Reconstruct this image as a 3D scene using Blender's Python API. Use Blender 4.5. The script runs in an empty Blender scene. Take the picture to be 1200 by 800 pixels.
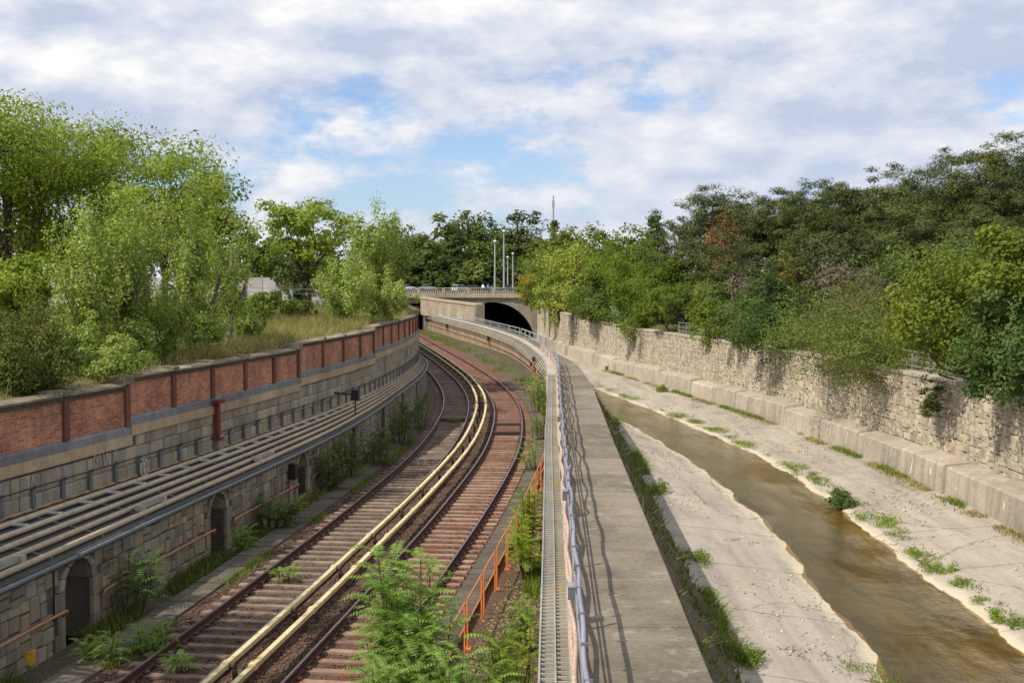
import bpy, math, random
import numpy as np
from mathutils import Vector, Matrix

random.seed(7)
rng = np.random.default_rng(11)
scene = bpy.context.scene
COL = scene.collection
EYE = 7.3            # eye height above the rail heads (rail head = 0)

# ------------------------------------------------------------------ camera
cam_d = bpy.data.cameras.new("camera")
cam = bpy.data.objects.new("camera", cam_d)
COL.objects.link(cam)
cam.location = (0, 0, EYE)
PITCH = math.atan(68 / 1350)
cam.rotation_euler = (math.radians(90) - PITCH, 0, 0)
cam_d.sensor_width = 36.0
cam_d.lens = 40.5
cam_d.clip_start = 0.3
cam_d.clip_end = 9000
scene.camera = cam

# ------------------------------------------------------------------ light
SUN_H = Vector((-0.80, -0.60, 0)).normalized()
SUN_EL = math.radians(47)
sun_dir = Vector((SUN_H.x * math.cos(SUN_EL), SUN_H.y * math.cos(SUN_EL), math.sin(SUN_EL)))
sd = bpy.data.lights.new("sun", 'SUN')
sd.energy = 4.8
sd.angle = math.radians(0.5)
sd.color = (1.0, 0.93, 0.82)
so = bpy.data.objects.new("sun", sd)
COL.objects.link(so)
so.rotation_euler = sun_dir.to_track_quat('Z', 'Y').to_euler()
so.location = (-60, -60, 80)

world = bpy.data.worlds.new("World")
scene.world = world
world.use_nodes = True
wt = world.node_tree
for n in list(wt.nodes):
    wt.nodes.remove(n)


class NT:
    """tiny node helper"""
    def __init__(s, t): s.t = t
    def n(s, typ, **kw):
        nd = s.t.nodes.new(typ)
        for k, v in kw.items():
            if k == 'ins':
                for kk, vv in v.items():
                    if isinstance(vv, bpy.types.NodeSocket):
                        s.t.links.new(vv, nd.inputs[kk])
                    else:
                        nd.inputs[kk].default_value = vv
            else:
                setattr(nd, k, v)
        return nd
    def math(s, op, a, b=0.0, clamp=False):
        return s.n('ShaderNodeMath', operation=op, use_clamp=clamp, ins={0: a, 1: b}).outputs[0]
    def vmath(s, op, a, b=(0, 0, 0)):
        return s.n('ShaderNodeVectorMath', operation=op, ins={0: a, 1: b}).outputs[0]
    def ramp(s, fac, stops, interp='LINEAR'):
        r = s.n('ShaderNodeValToRGB', ins={0: fac})
        cr = r.color_ramp
        cr.interpolation = interp
        while len(cr.elements) < len(stops):
            cr.elements.new(0.5)
        for e, (p, c) in zip(cr.elements, stops):
            e.position = p
            e.color = tuple(c) + (1,) if len(c) == 3 else c
        return r.outputs[0]
    def mix(s, f, a, b, mode='MIX'):
        m = s.n('ShaderNodeMix', data_type='RGBA', blend_type=mode)
        for i, v in ((0, f), (6, a), (7, b)):
            if isinstance(v, bpy.types.NodeSocket):
                s.t.links.new(v, m.inputs[i])
            else:
                m.inputs[i].default_value = (tuple(v) + (1,) if hasattr(v, '__len__') and len(v) == 3 else v)
        return m.outputs[2]
    def noise(s, vec, scale, detail=4, rough=0.55, dist=0.0):
        return s.n('ShaderNodeTexNoise', ins={'Vector': vec, 'Scale': scale, 'Detail': detail, 'Roughness': rough, 'Distortion': dist}).outputs[0]


W_ = NT(wt)
sky = W_.n('ShaderNodeTexSky', sky_type='NISHITA', sun_disc=False, sun_elevation=SUN_EL,
           sun_rotation=math.atan2(SUN_H.x, SUN_H.y), altitude=200, air_density=1.0, dust_density=1.2, ozone_density=1.0)
gen = W_.n('ShaderNodeTexCoord').outputs['Generated']
dirn = W_.vmath('NORMALIZE', gen)
sep = W_.n('ShaderNodeSeparateXYZ', ins={0: dirn})
pv = W_.vmath('ADD', W_.vmath('MULTIPLY', dirn, (1.0, 1.0, 2.1)), (6.1, 2.9, 0.85))
up = W_.vmath('ADD', pv, (-0.012, -0.006, 0.046))
n1 = W_.noise(pv, 4.0, 12, 0.58, 0.0)
n1u = W_.noise(up, 4.0, 12, 0.58, 0.0)
n3 = W_.noise(W_.vmath('ADD', pv, (1.2, 7.3, 2.8)), 2.1, 4, 0.5, 0.0)
# thick where the broad field is high; bright towards the sun, grey underneath
dens = W_.math('ADD', W_.math('MULTIPLY', n1, 0.85), W_.math('MULTIPLY', n3, 0.15))
cover = W_.ramp(dens, [(0.405, (0, 0, 0)), (0.465, (1, 1, 1))])
lit = W_.math('ADD', W_.math('MULTIPLY', W_.math('SUBTRACT', n1, n1u), 3.2), 0.5)
lit = W_.math('ADD', lit, W_.math('MULTIPLY', W_.math('SUBTRACT', 0.5, n3), 0.9))
cloudcol = W_.ramp(lit, [(0.15, (5.5, 6.15, 7.8)), (0.36, (6.9, 7.35, 8.6)), (0.54, (8.1, 8.3, 9.0)), (0.78, (10.2, 10.1, 10.0))])
skyb = W_.mix(1.0, sky.outputs[0], (1.15, 1.32, 1.62, 1), 'MULTIPLY')
mixc = W_.mix(cover, skyb, cloudcol)
# towards the horizon the far clouds run together into a pale blue veil
veil = W_.ramp(sep.outputs[2], [(0.0, (1, 1, 1)), (0.16, (0, 0, 0))])
mixc = W_.mix(W_.math('MULTIPLY', veil, 0.42), mixc, (5.9, 6.75, 8.4, 1))
bg = W_.n('ShaderNodeBackground', ins={'Color': mixc, 'Strength': 0.1})
wo = W_.n('ShaderNodeOutputWorld')
wt.links.new(bg.outputs[0], wo.inputs[0])
scene.view_settings.view_transform = 'Standard'
scene.view_settings.look = 'None'
scene.view_settings.exposure = 0.0
scene.view_settings.gamma = 1.0
scene.view_settings.use_curve_mapping = False
if hasattr(scene, 'cycles'):
    scene.cycles.max_bounces = 6
    scene.cycles.transparent_max_bounces = 8


def at(px, py, Y):
    """the point of the photograph's pixel at distance Y in front of the eye"""
    c, s = math.cos(PITCH), math.sin(PITCH)
    u, v = (px - 600) / 1350, (400 - py) / 1350
    k = Y / (c + v * s)
    return Vector((u * k, Y, EYE + (-s + v * c) * k))


# ------------------------------------------------------------------ materials
def new_mat(name):
    m = bpy.data.materials.new(name)
    m.use_nodes = True
    t = m.node_tree
    for n in list(t.nodes):
        t.nodes.remove(n)
    return m, NT(t)


def finish(m, N, color, rough=0.85, bump=None, bump_str=0.3, bump_dist=0.02, metallic=0.0, spec=0.3):
    p = N.n('ShaderNodeBsdfPrincipled', ins={'Roughness': rough, 'Metallic': metallic, 'Specular IOR Level': spec})
    if isinstance(color, bpy.types.NodeSocket):
        N.t.links.new(color, p.inputs['Base Color'])
    else:
        p.inputs['Base Color'].default_value = tuple(color) + (1,)
    if bump is not None:
        b = N.n('ShaderNodeBump', ins={'Strength': bump_str, 'Distance': bump_dist, 'Height': bump})
        N.t.links.new(b.outputs[0], p.inputs['Normal'])
    o = N.n('ShaderNodeOutputMaterial')
    N.t.links.new(p.outputs[0], o.inputs[0])
    return m


def weathered(name, base, dark, light=None, big=0.35, fine=6.0, streak=0.0, rough=0.9, bump=0.4, bdist=0.02,
              var=None, varamt=0.35, tints=None, metallic=0.0, spec=0.25, speck=None, speck_amt=0.5):
    """mottled outdoor surface: stains, fine grain, optional vertical streaks and a tint per piece"""
    m, N = new_mat(name)
    pos = N.n('ShaderNodeNewGeometry').outputs['Position']
    light = light or tuple(min(1, c * 1.35) for c in base)
    nb = N.noise(pos, big, 6, 0.6, 0.4)
    nf = N.noise(pos, fine, 6, 0.65)
    c = N.ramp(nb, [(0.34, dark), (0.52, base), (0.70, light)])
    c2 = N.ramp(nf, [(0.3, tuple(x * 0.62 for x in base)), (0.52, base), (0.72, light)])
    col = N.mix(0.5, c, c2)
    if var:
        r = (N.n('ShaderNodeObjectInfo').outputs['Random'] if var == 'obj' else N.n('ShaderNodeAttribute', attribute_name='var').outputs['Fac'])
        if tints:
            st = [(i / (len(tints) - 1), t) for i, t in enumerate(tints)]
            col = N.mix(varamt, col, N.ramp(r, st))
            fr = N.math('FRACT', N.math('MULTIPLY', r, 7.31))
            k = N.math('ADD', N.math('MULTIPLY', fr, 0.5), 0.75)
        else:
            k = N.math('ADD', N.math('MULTIPLY', r, varamt * 2), 1 - varamt)
        kc = N.n('ShaderNodeCombineColor', ins={0: k, 1: k, 2: k}).outputs[0]
        col = N.mix(1.0, col, kc, 'MULTIPLY')
    if streak:
        sv = N.vmath('MULTIPLY', pos, (1.0, 1.0, 0.10))
        ns = N.noise(sv, 2.2, 5, 0.6)
        f = N.math('MULTIPLY', N.ramp(ns, [(0.48, (0, 0, 0)), (0.68, (1, 1, 1))]), streak)
        col = N.mix(f, col, tuple(x * 0.45 for x in dark))
    if speck:
        npk = N.noise(N.vmath('ADD', pos, (31, 7, 3)), 1.7, 5, 0.7)
        f = N.math('MULTIPLY', N.ramp(npk, [(0.56, (0, 0, 0)), (0.66, (1, 1, 1))]), speck_amt)
        col = N.mix(f, col, speck)
    hb = N.math('ADD', nf, N.math('MULTIPLY', N.noise(pos, fine * 5, 3, 0.6), 0.5))
    return finish(m, N, col, rough, hb, bump, bdist, metallic, spec)


def plain(name, c, rough=0.6, metallic=0.0, amt=0.25, scale=8, spec=0.4):
    m, N = new_mat(name)
    pos = N.n('ShaderNodeNewGeometry').outputs['Position']
    nf = N.noise(pos, scale, 5, 0.65)
    col = N.ramp(nf, [(0.32, tuple(x * (1 - amt) for x in c)), (0.68, tuple(min(1, x * (1 + amt)) for x in c))])
    return finish(m, N, col, rough, nf, 0.08, 0.01, metallic, spec)


def leaf_mat(name, cols, trans=0.35, rough=0.5, patch=0.25, spec=0.18):
    m, N = new_mat(name)
    r = N.n('ShaderNodeAttribute', attribute_name='var').outputs['Fac']
    pos = N.n('ShaderNodeNewGeometry').outputs['Position']
    st = [(i / (len(cols) - 1), c) for i, c in enumerate(cols)]
    big = N.noise(pos, patch, 3, 0.5)
    f = N.math('ADD', N.math('MULTIPLY', r, 0.62), N.math('MULTIPLY', N.math('SUBTRACT', big, 0.31), 1.0), clamp=True)
    col = N.ramp(f, st)
    p = N.n('ShaderNodeBsdfPrincipled', ins={'Base Color': col, 'Roughness': rough + 0.12, 'Specular IOR Level': spec})
    tc = N.mix(1.0, col, (1.5, 1.6, 0.7, 1), 'MULTIPLY')
    tr = N.n('ShaderNodeBsdfTranslucent', ins={'Color': tc})
    mx = N.n('ShaderNodeMixShader', ins={0: trans, 1: p.outputs[0], 2: tr.outputs[0]})
    o = N.n('ShaderNodeOutputMaterial')
    N.t.links.new(mx.outputs[0], o.inputs[0])
    return m


M = {}
M['ashlar_obj'] = weathered('ashlar stone', (0.27, 0.235, 0.17), (0.10, 0.09, 0.07), big=0.7, fine=6, streak=0.5, var='obj', varamt=0.38,
                            tints=[(0.21, 0.20, 0.165), (0.37, 0.28, 0.155), (0.31, 0.28, 0.23), (0.18, 0.175, 0.16), (0.42, 0.30, 0.15)], bump=0.6)
M['ashlar_attr'] = weathered('ashlar stone far', (0.27, 0.235, 0.17), (0.10, 0.09, 0.07), big=0.7, fine=6, streak=0.5, var='attr', varamt=0.38,
                             tints=[(0.21, 0.20, 0.165), (0.37, 0.28, 0.155), (0.31, 0.28, 0.23), (0.18, 0.175, 0.16), (0.42, 0.30, 0.15)], bump=0.6)
M['block_obj'] = weathered('upper wall block', (0.32, 0.285, 0.215), (0.19, 0.17, 0.135), fine=4, streak=0.5, var='obj', varamt=0.4,
                           tints=[(0.26, 0.24, 0.19), (0.39, 0.31, 0.19), (0.33, 0.305, 0.255), (0.25, 0.25, 0.235)], bump=0.5)
M['block_attr'] = weathered('upper wall block far', (0.32, 0.285, 0.215), (0.19, 0.17, 0.135), fine=4, streak=0.5, var='attr', varamt=0.4,
                            tints=[(0.26, 0.24, 0.19), (0.39, 0.31, 0.19), (0.33, 0.305, 0.255), (0.25, 0.25, 0.235)], bump=0.5)
M['rubble_obj'] = weathered('river wall stone', (0.48, 0.41, 0.30), (0.30, 0.255, 0.185), fine=5, streak=0.42, var='obj', varamt=0.5,
                            tints=[(0.38, 0.325, 0.24), (0.48, 0.385, 0.255), (0.44, 0.395, 0.315), (0.31, 0.28, 0.235), (0.50, 0.42, 0.295)], bump=0.7)
M['rubble_attr'] = weathered('river wall stone far', (0.48, 0.41, 0.30), (0.30, 0.255, 0.185), fine=5, streak=0.42, var='attr', varamt=0.5,
                             tints=[(0.38, 0.325, 0.24), (0.48, 0.385, 0.255), (0.44, 0.395, 0.315), (0.31, 0.28, 0.235), (0.50, 0.42, 0.295)], bump=0.7)
M['mortar'] = weathered('mortar', (0.13, 0.12, 0.10), (0.07, 0.065, 0.055), fine=9)
M['mortar_light'] = weathered('pale mortar', (0.34, 0.29, 0.21), (0.20, 0.17, 0.12), fine=9, streak=0.3)
M['sandstone'] = weathered('sandstone course', (0.43, 0.33, 0.205), (0.28, 0.215, 0.145), fine=4, streak=0.25, var='obj', varamt=0.15)
M['plinth'] = weathered('grey blue plinth', (0.21, 0.215, 0.222), (0.12, 0.123, 0.128), fine=5, streak=0.3, var='obj', varamt=0.12)
M['coping'] = weathered('weathered coping', (0.25, 0.21, 0.145), (0.08, 0.07, 0.052), (0.38, 0.32, 0.22), big=1.2, fine=6, var='obj', varamt=0.2, speck=(0.30, 0.24, 0.09), speck_amt=0.35)
M['coping_dark'] = weathered('dark coping side', (0.075, 0.062, 0.047), (0.03, 0.026, 0.02), fine=6, streak=0.3, var='obj', varamt=0.15)  # course under the coping, much darker than the coping itself
M['concrete'] = weathered('walkway concrete', (0.20, 0.168, 0.122), (0.10, 0.084, 0.062), (0.29, 0.25, 0.19), big=0.9, fine=9, streak=0.0, var='obj', varamt=0.2, bump=0.9, speck=(0.36, 0.32, 0.26), speck_amt=0.5)
M['path'] = weathered('path concrete', (0.115, 0.097, 0.075), (0.055, 0.047, 0.036), fine=7, var='obj', varamt=0.15)
M['ledge'] = weathered('ledge concrete', (0.43, 0.365, 0.285), (0.27, 0.225, 0.175), (0.54, 0.465, 0.365), big=0.8, fine=6, streak=0.36, var='obj', varamt=0.16, speck=(0.56, 0.50, 0.40), speck_amt=0.3)
M['lime'] = plain('lime crust', (0.66, 0.60, 0.49), 0.9)
M['rung'] = plain('pale grey rung', (0.50, 0.51, 0.51), 0.6)
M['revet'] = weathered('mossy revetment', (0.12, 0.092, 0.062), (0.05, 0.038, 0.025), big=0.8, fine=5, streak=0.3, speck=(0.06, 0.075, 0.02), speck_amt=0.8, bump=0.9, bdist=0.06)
M['divider'] = weathered('divider wall', (0.36, 0.27, 0.175), (0.24, 0.165, 0.105), fine=4, streak=0.45)
M['wing'] = weathered('wing wall stone', (0.40, 0.335, 0.235), (0.30, 0.25, 0.18), fine=3, streak=0.15, var='obj', varamt=0.12)
M['bridge'] = weathered('bridge concrete', (0.25, 0.225, 0.17), (0.18, 0.16, 0.12), fine=2, streak=0.35)
M['bridge_light'] = weathered('bridge parapet stone', (0.33, 0.285, 0.205), (0.23, 0.20, 0.15), fine=2, streak=0.2)
M['vault'] = weathered('dark vault', (0.045, 0.042, 0.038), (0.02, 0.02, 0.018), fine=2)  # near-black base colour inside the arch and the rail tunnel
M['ballast'] = weathered('ballast', (0.15, 0.085, 0.055), (0.07, 0.042, 0.03), (0.23, 0.14, 0.095), big=0.5, fine=16, bump=1.0, bdist=0.05)
M['rust_ballast'] = weathered('rusty ballast', (0.19, 0.075, 0.042), (0.09, 0.04, 0.025), (0.26, 0.12, 0.075), big=0.6, fine=16, bump=1.0, bdist=0.05)
M['pebble'] = weathered('ballast stones', (0.12, 0.064, 0.042), (0.055, 0.033, 0.024), (0.22, 0.14, 0.095), fine=12, var='attr', varamt=0.5)
M['sleeper'] = weathered('sleeper timber', (0.275, 0.175, 0.122), (0.15, 0.08, 0.052), (0.41, 0.305, 0.23), big=1.4, fine=6, var='obj', varamt=0.22, speck=(0.25, 0.085, 0.04), speck_amt=0.75)
M['sleeper_rust'] = weathered('rust stained sleeper', (0.215, 0.118, 0.082), (0.12, 0.062, 0.043), (0.33, 0.215, 0.155), big=1.4, fine=6, var='obj', varamt=0.2, speck=(0.22, 0.095, 0.058), speck_amt=0.6)
M['sleeper_grey'] = weathered('sleeper weathered', (0.21, 0.16, 0.12), (0.115, 0.08, 0.058), (0.34, 0.275, 0.21), big=1.4, fine=6, var='obj', varamt=0.22, speck=(0.12, 0.06, 0.035), speck_amt=0.5)
M['rail'] = weathered('rusty rail', (0.085, 0.038, 0.028), (0.05, 0.025, 0.02), fine=6, rough=0.7)
M['rail_head'] = plain('rail head', (0.20, 0.15, 0.14), 0.38, 0.7, 0.15)
M['yellow'] = weathered('yellow cover', (0.64, 0.53, 0.29), (0.45, 0.36, 0.19), (0.73, 0.62, 0.39), big=0.9, fine=6, rough=0.65, bump=0.2, var='obj', varamt=0.10, speck=(0.30, 0.20, 0.10), speck_amt=0.35)
M['cap'] = plain('pale yellow cap', (0.68, 0.50, 0.24), 0.55)
M['bracket'] = plain('brown iron', (0.055, 0.035, 0.028), 0.75)
M['trunking'] = weathered('cream trunking', (0.45, 0.365, 0.245), (0.33, 0.265, 0.175), fine=5, rough=0.7, bump=0.15)
M['trunk_w'] = weathered('grey white trunking', (0.43, 0.39, 0.315), (0.30, 0.265, 0.21), fine=5, rough=0.6, bump=0.15)
M['tray_dark'] = weathered('dark tray bed', (0.085, 0.082, 0.072), (0.045, 0.044, 0.04), fine=4)
M['tray_blue'] = plain('blue tray', (0.045, 0.085, 0.12), 0.5)
M['rim_blue'] = plain('grey blue pipe', (0.115, 0.135, 0.14), 0.5)
M['galv'] = plain('galvanised steel', (0.40, 0.41, 0.42), 0.42, 0.6, 0.15)
M['post_blue'] = plain('grey blue steel', (0.14, 0.15, 0.165), 0.55, 0.2)
M['copper'] = weathered('orange brown cable', (0.40, 0.25, 0.14), (0.22, 0.10, 0.05), fine=14, rough=0.6)
M['pipe_brown'] = plain('rusty handrail', (0.40, 0.185, 0.085), 0.6)
M['orange'] = plain('orange paint', (0.60, 0.185, 0.05), 0.5, 0, 0.2)
M['red'] = weathered('faded red paint', (0.17, 0.035, 0.03), (0.08, 0.02, 0.018), fine=5, rough=0.6)
M['black'] = plain('black housing', (0.012, 0.012, 0.013), 0.5)
M['white'] = plain('white paint', (0.75, 0.75, 0.74), 0.5, 0, 0.08)
M['yellow_box'] = plain('yellow housing', (0.60, 0.36, 0.02), 0.55)
M['grating'] = weathered('grating steel', (0.33, 0.32, 0.285), (0.22, 0.21, 0.18), fine=7, rough=0.65, speck=(0.38, 0.27, 0.06), speck_amt=0.15)
M['grating_y'] = weathered('lichen stained grating', (0.36, 0.33, 0.26), (0.24, 0.21, 0.15), fine=7, rough=0.8, speck=(0.50, 0.33, 0.05), speck_amt=0.85)
M['trough'] = weathered('trough floor', (0.26, 0.235, 0.18), (0.17, 0.15, 0.11), fine=5, speck=(0.42, 0.28, 0.04), speck_amt=0.7)
M['bundle'] = weathered('netted cable', (0.52, 0.38, 0.29), (0.36, 0.19, 0.11), (0.74, 0.66, 0.58), big=9, fine=38, rough=0.7)
M['conduit'] = weathered('lilac grey conduit', (0.27, 0.26, 0.33), (0.19, 0.185, 0.24), fine=9, rough=0.55, bump=0.1)
M['sheen_lid'] = plain('tray lid with painted sheen', (0.42, 0.60, 0.80), 0.35, 0, 0.1)  # blue-white reflection on the metal lid, put into its colour
M['panelwall'] = weathered('pale panel', (0.38, 0.36, 0.345), (0.28, 0.265, 0.255), fine=2, var='obj', varamt=0.1)
M['asphalt'] = weathered('asphalt', (0.055, 0.055, 0.057), (0.04, 0.04, 0.042), fine=6)
M['earth'] = weathered('dry meadow soil', (0.16, 0.135, 0.06), (0.085, 0.09, 0.03), (0.26, 0.215, 0.11), big=0.25, fine=5)
M['hill'] = weathered('wooded ground', (0.05, 0.055, 0.022), (0.03, 0.032, 0.015), fine=3)
M['bark'] = weathered('bark', (0.085, 0.065, 0.048), (0.045, 0.035, 0.027), fine=9, bump=0.8)
M['bark_pine'] = weathered('pine bark', (0.115, 0.07, 0.048), (0.06, 0.038, 0.028), fine=8, bump=0.8)
M['bark_pale'] = weathered('pale bark', (0.19, 0.17, 0.135), (0.10, 0.09, 0.07), fine=8, bump=0.6)
M['stem'] = plain('green stem', (0.10, 0.075, 0.035), 0.7)
M['glass'] = plain('car glass', (0.02, 0.025, 0.03), 0.1, 0, 0.1)
M['tyre'] = plain('tyre', (0.015, 0.015, 0.015), 0.8)
M['car_white'] = plain('white car paint', (0.72, 0.73, 0.74), 0.3, 0, 0.04)
M['car_silver'] = plain('silver car paint', (0.52, 0.55, 0.58), 0.3, 0.3, 0.04)
M['car_dark'] = plain('dark blue car paint', (0.03, 0.04, 0.06), 0.3, 0, 0.04)
M['skin'] = plain('skin', (0.45, 0.28, 0.20), 0.6)
M['cloth_white'] = plain('white cloth', (0.75, 0.75, 0.74), 0.9, 0, 0.1)
M['cloth_blue'] = plain('blue cloth', (0.08, 0.20, 0.45), 0.9, 0, 0.1)
M['cloth_dark'] = plain('dark cloth', (0.03, 0.03, 0.04), 0.9, 0, 0.1)
M['green_box'] = plain('pale green paint', (0.16, 0.36, 0.25), 0.5)
M['rail_green'] = plain('grey green paint', (0.20, 0.26, 0.24), 0.5)
M['graffiti'] = plain('pale spray paint', (0.33, 0.32, 0.30), 0.8)
M['lamp_glass'] = plain('lamp glass', (0.55, 0.56, 0.56), 0.3)
M['lamp_pole'] = plain('grey lamp pole', (0.33, 0.35, 0.33), 0.55, 0.1)

M['L_poplar'] = leaf_mat('poplar leaves', [(0.10, 0.155, 0.024), (0.195, 0.26, 0.042), (0.29, 0.35, 0.075), (0.42, 0.44, 0.19)], 0.36, 0.30, spec=0.4)
M['L_robinia'] = leaf_mat('robinia leaves', [(0.085, 0.145, 0.02), (0.175, 0.24, 0.032), (0.275, 0.33, 0.055), (0.38, 0.36, 0.065)], 0.4)
M['L_dark'] = leaf_mat('dark broad leaves', [(0.028, 0.050, 0.012), (0.055, 0.088, 0.018), (0.092, 0.125, 0.027), (0.135, 0.155, 0.04)], 0.25)  # lifted a little as well, standing in for haze on far trees
M['L_bush'] = leaf_mat('dark bush leaves', [(0.04, 0.062, 0.012), (0.075, 0.105, 0.018), (0.12, 0.145, 0.028), (0.27, 0.23, 0.06)], 0.25)
M['L_forest'] = leaf_mat('forest leaves', [(0.042, 0.072, 0.017), (0.085, 0.125, 0.027), (0.14, 0.175, 0.04), (0.20, 0.205, 0.058)], 0.3, patch=0.12)  # leaf tones brightened in place of distance haze
M['L_green'] = leaf_mat('fresh green leaves', [(0.048, 0.088, 0.012), (0.098, 0.150, 0.017), (0.165, 0.220, 0.025), (0.25, 0.28, 0.042)], 0.35)
M['L_maple'] = leaf_mat('maple leaves', [(0.048, 0.080, 0.012), (0.105, 0.145, 0.018), (0.165, 0.200, 0.026), (0.245, 0.26, 0.04)], 0.33)
M['L_linden'] = leaf_mat('linden leaves', [(0.055, 0.095, 0.015), (0.11, 0.16, 0.022), (0.17, 0.21, 0.035), (0.24, 0.24, 0.055)], 0.35)
M['L_gold'] = leaf_mat('golden green leaves', [(0.15, 0.20, 0.03), (0.25, 0.30, 0.05), (0.34, 0.37, 0.08), (0.42, 0.42, 0.12)], 0.35)
M['L_yellow'] = leaf_mat('yellowing leaves', [(0.22, 0.19, 0.025), (0.38, 0.28, 0.03), (0.46, 0.34, 0.05)], 0.35)
M['L_pine'] = leaf_mat('pine needles', [(0.024, 0.038, 0.012), (0.060, 0.080, 0.022), (0.110, 0.128, 0.034), (0.19, 0.18, 0.052)], 0.14, 0.6)
M['L_rust'] = leaf_mat('dead brown needles', [(0.10, 0.075, 0.04), (0.21, 0.12, 0.055), (0.30, 0.16, 0.08)], 0.2, 0.7)
M['L_sumac'] = leaf_mat('thin mixed leaves', [(0.06, 0.095, 0.02), (0.115, 0.16, 0.03), (0.17, 0.195, 0.045), (0.24, 0.10, 0.045)], 0.3, patch=0.5)
M['L_twig'] = leaf_mat('bare grey twigs', [(0.10, 0.085, 0.065), (0.16, 0.135, 0.10), (0.20, 0.15, 0.105)], 0.1, 0.8)
M['L_ail'] = leaf_mat('ailanthus leaflets', [(0.095, 0.175, 0.03), (0.165, 0.26, 0.052), (0.235, 0.335, 0.08), (0.33, 0.40, 0.10)], 0.36, 0.42, patch=0.8)
M['L_ail_y'] = leaf_mat('yellow green leaflets', [(0.15, 0.235, 0.025), (0.24, 0.335, 0.04), (0.35, 0.42, 0.06)], 0.4, 0.45, patch=0.8)
M['L_ail_d'] = leaf_mat('grey green leaflets', [(0.045, 0.085, 0.020), (0.080, 0.130, 0.032), (0.13, 0.185, 0.055)], 0.3, 0.55, patch=0.6)
M['L_weed'] = leaf_mat('weed leaves', [(0.07, 0.12, 0.015), (0.14, 0.20, 0.025), (0.24, 0.26, 0.05)], 0.3, patch=1.0)
M['L_moss'] = leaf_mat('bright water weed', [(0.09, 0.17, 0.012), (0.17, 0.26, 0.018), (0.29, 0.33, 0.03)], 0.25, patch=1.0)
M['L_dry'] = leaf_mat('dry grass', [(0.20, 0.16, 0.06), (0.32, 0.26, 0.115), (0.44, 0.36, 0.18)], 0.25, 0.8, patch=0.4)
M['L_meadow'] = leaf_mat('meadow grass', [(0.09, 0.14, 0.03), (0.19, 0.20, 0.06), (0.32, 0.27, 0.12), (0.42, 0.35, 0.19)], 0.3, 0.7, patch=0.35)


def mat_brick():
    m, N = new_mat('brickwork')
    uv = N.n('ShaderNodeUVMap', uv_map='uv').outputs[0]
    pos = N.n('ShaderNodeNewGeometry').outputs['Position']
    b = N.n('ShaderNodeTexBrick', offset=0.5, ins={'Vector': uv, 'Color1': (0.36, 0.12, 0.062, 1), 'Color2': (0.56, 0.24, 0.13, 1), 'Mortar': (0.42, 0.31, 0.22, 1),
              'Scale': 1.0, 'Mortar Size': 0.009, 'Mortar Smooth': 0.2, 'Bias': -0.1, 'Brick Width': 0.255, 'Row Height': 0.075})
    nb = N.noise(pos, 0.9, 5, 0.6)
    ramp = N.ramp(nb, [(0.35, (0.62, 0.58, 0.56)), (0.6, (1.05, 1.02, 1.0)), (0.75, (1.25, 1.3, 1.35))])
    c = N.mix(1.0, b.outputs[0], ramp, 'MULTIPLY')
    np2 = N.noise(pos, 14, 2, 0.5)
    c = N.mix(N.math('MULTIPLY', N.ramp(np2, [(0.58, (0, 0, 0)), (0.68, (1, 1, 1))]), 0.6), c, (0.5, 0.40, 0.33, 1))
    sv = N.noise(N.vmath('MULTIPLY', pos, (1, 1, .15)), 2.6, 5, .6)
    c = N.mix(N.math('MULTIPLY', N.ramp(sv, [(0.53, (0, 0, 0)), (0.70, (1, 1, 1))]), 0.45), c, (0.085, 0.05, 0.04, 1))
    h = N.math('SUBTRACT', 1.0, b.outputs[1])
    return finish(m, N, c, 0.9, h, 0.6, 0.012)


M['brick'] = mat_brick()
M['pier'] = weathered('dark brick pier', (0.17, 0.075, 0.05), (0.07, 0.04, 0.03), fine=8, streak=0.3, var='obj', varamt=0.2)  # piers get a darker brick tone than the panels


def mat_water():
    """clear shallow water: the brown bed shows through, the surface mirrors sky and walls"""
    m, N = new_mat('shallow stream water')
    pos = N.n('ShaderNodeNewGeometry').outputs['Position']
    pr = N.n('ShaderNodeMapping', ins={'Vector': pos, 'Rotation': (0, 0, 0.1), 'Scale': (1.0, 0.32, 1.0)}).outputs[0]
    n1 = N.noise(N.vmath('MULTIPLY', pos, (1, 0.7, 1)), 2.6, 6, 0.7, 0.6)
    n2 = N.noise(N.vmath('MULTIPLY', pos, (1, 0.6, 1)), 10.0, 4, 0.6, 0.3)
    calm = N.noise(pr, 0.5, 4, 0.5)
    h = N.math('ADD', n1, N.math('MULTIPLY', n2, 0.6))
    h = N.math('MULTIPLY', h, N.ramp(calm, [(0.38, (0.2, 0.2, 0.2)), (0.62, (1, 1, 1))]))
    b = N.n('ShaderNodeBump', ins={'Strength': 0.85, 'Distance': 0.08, 'Height': h})
    fr = N.n('ShaderNodeFresnel', ins={'IOR': 1.33, 'Normal': b.outputs[0]})
    tr = N.n('ShaderNodeBsdfTransparent', ins={'Color': (0.74, 0.63, 0.37, 1)})
    gl = N.n('ShaderNodeBsdfGlossy', ins={'Color': (1, 1, 1, 1), 'Roughness': 0.06, 'Normal': b.outputs[0]})
    mx = N.n('ShaderNodeMixShader', ins={0: fr.outputs[0], 1: tr.outputs[0], 2: gl.outputs[0]})
    o = N.n('ShaderNodeOutputMaterial')
    N.t.links.new(mx.outputs[0], o.inputs[0])
    return m


M['water'] = mat_water()


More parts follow.
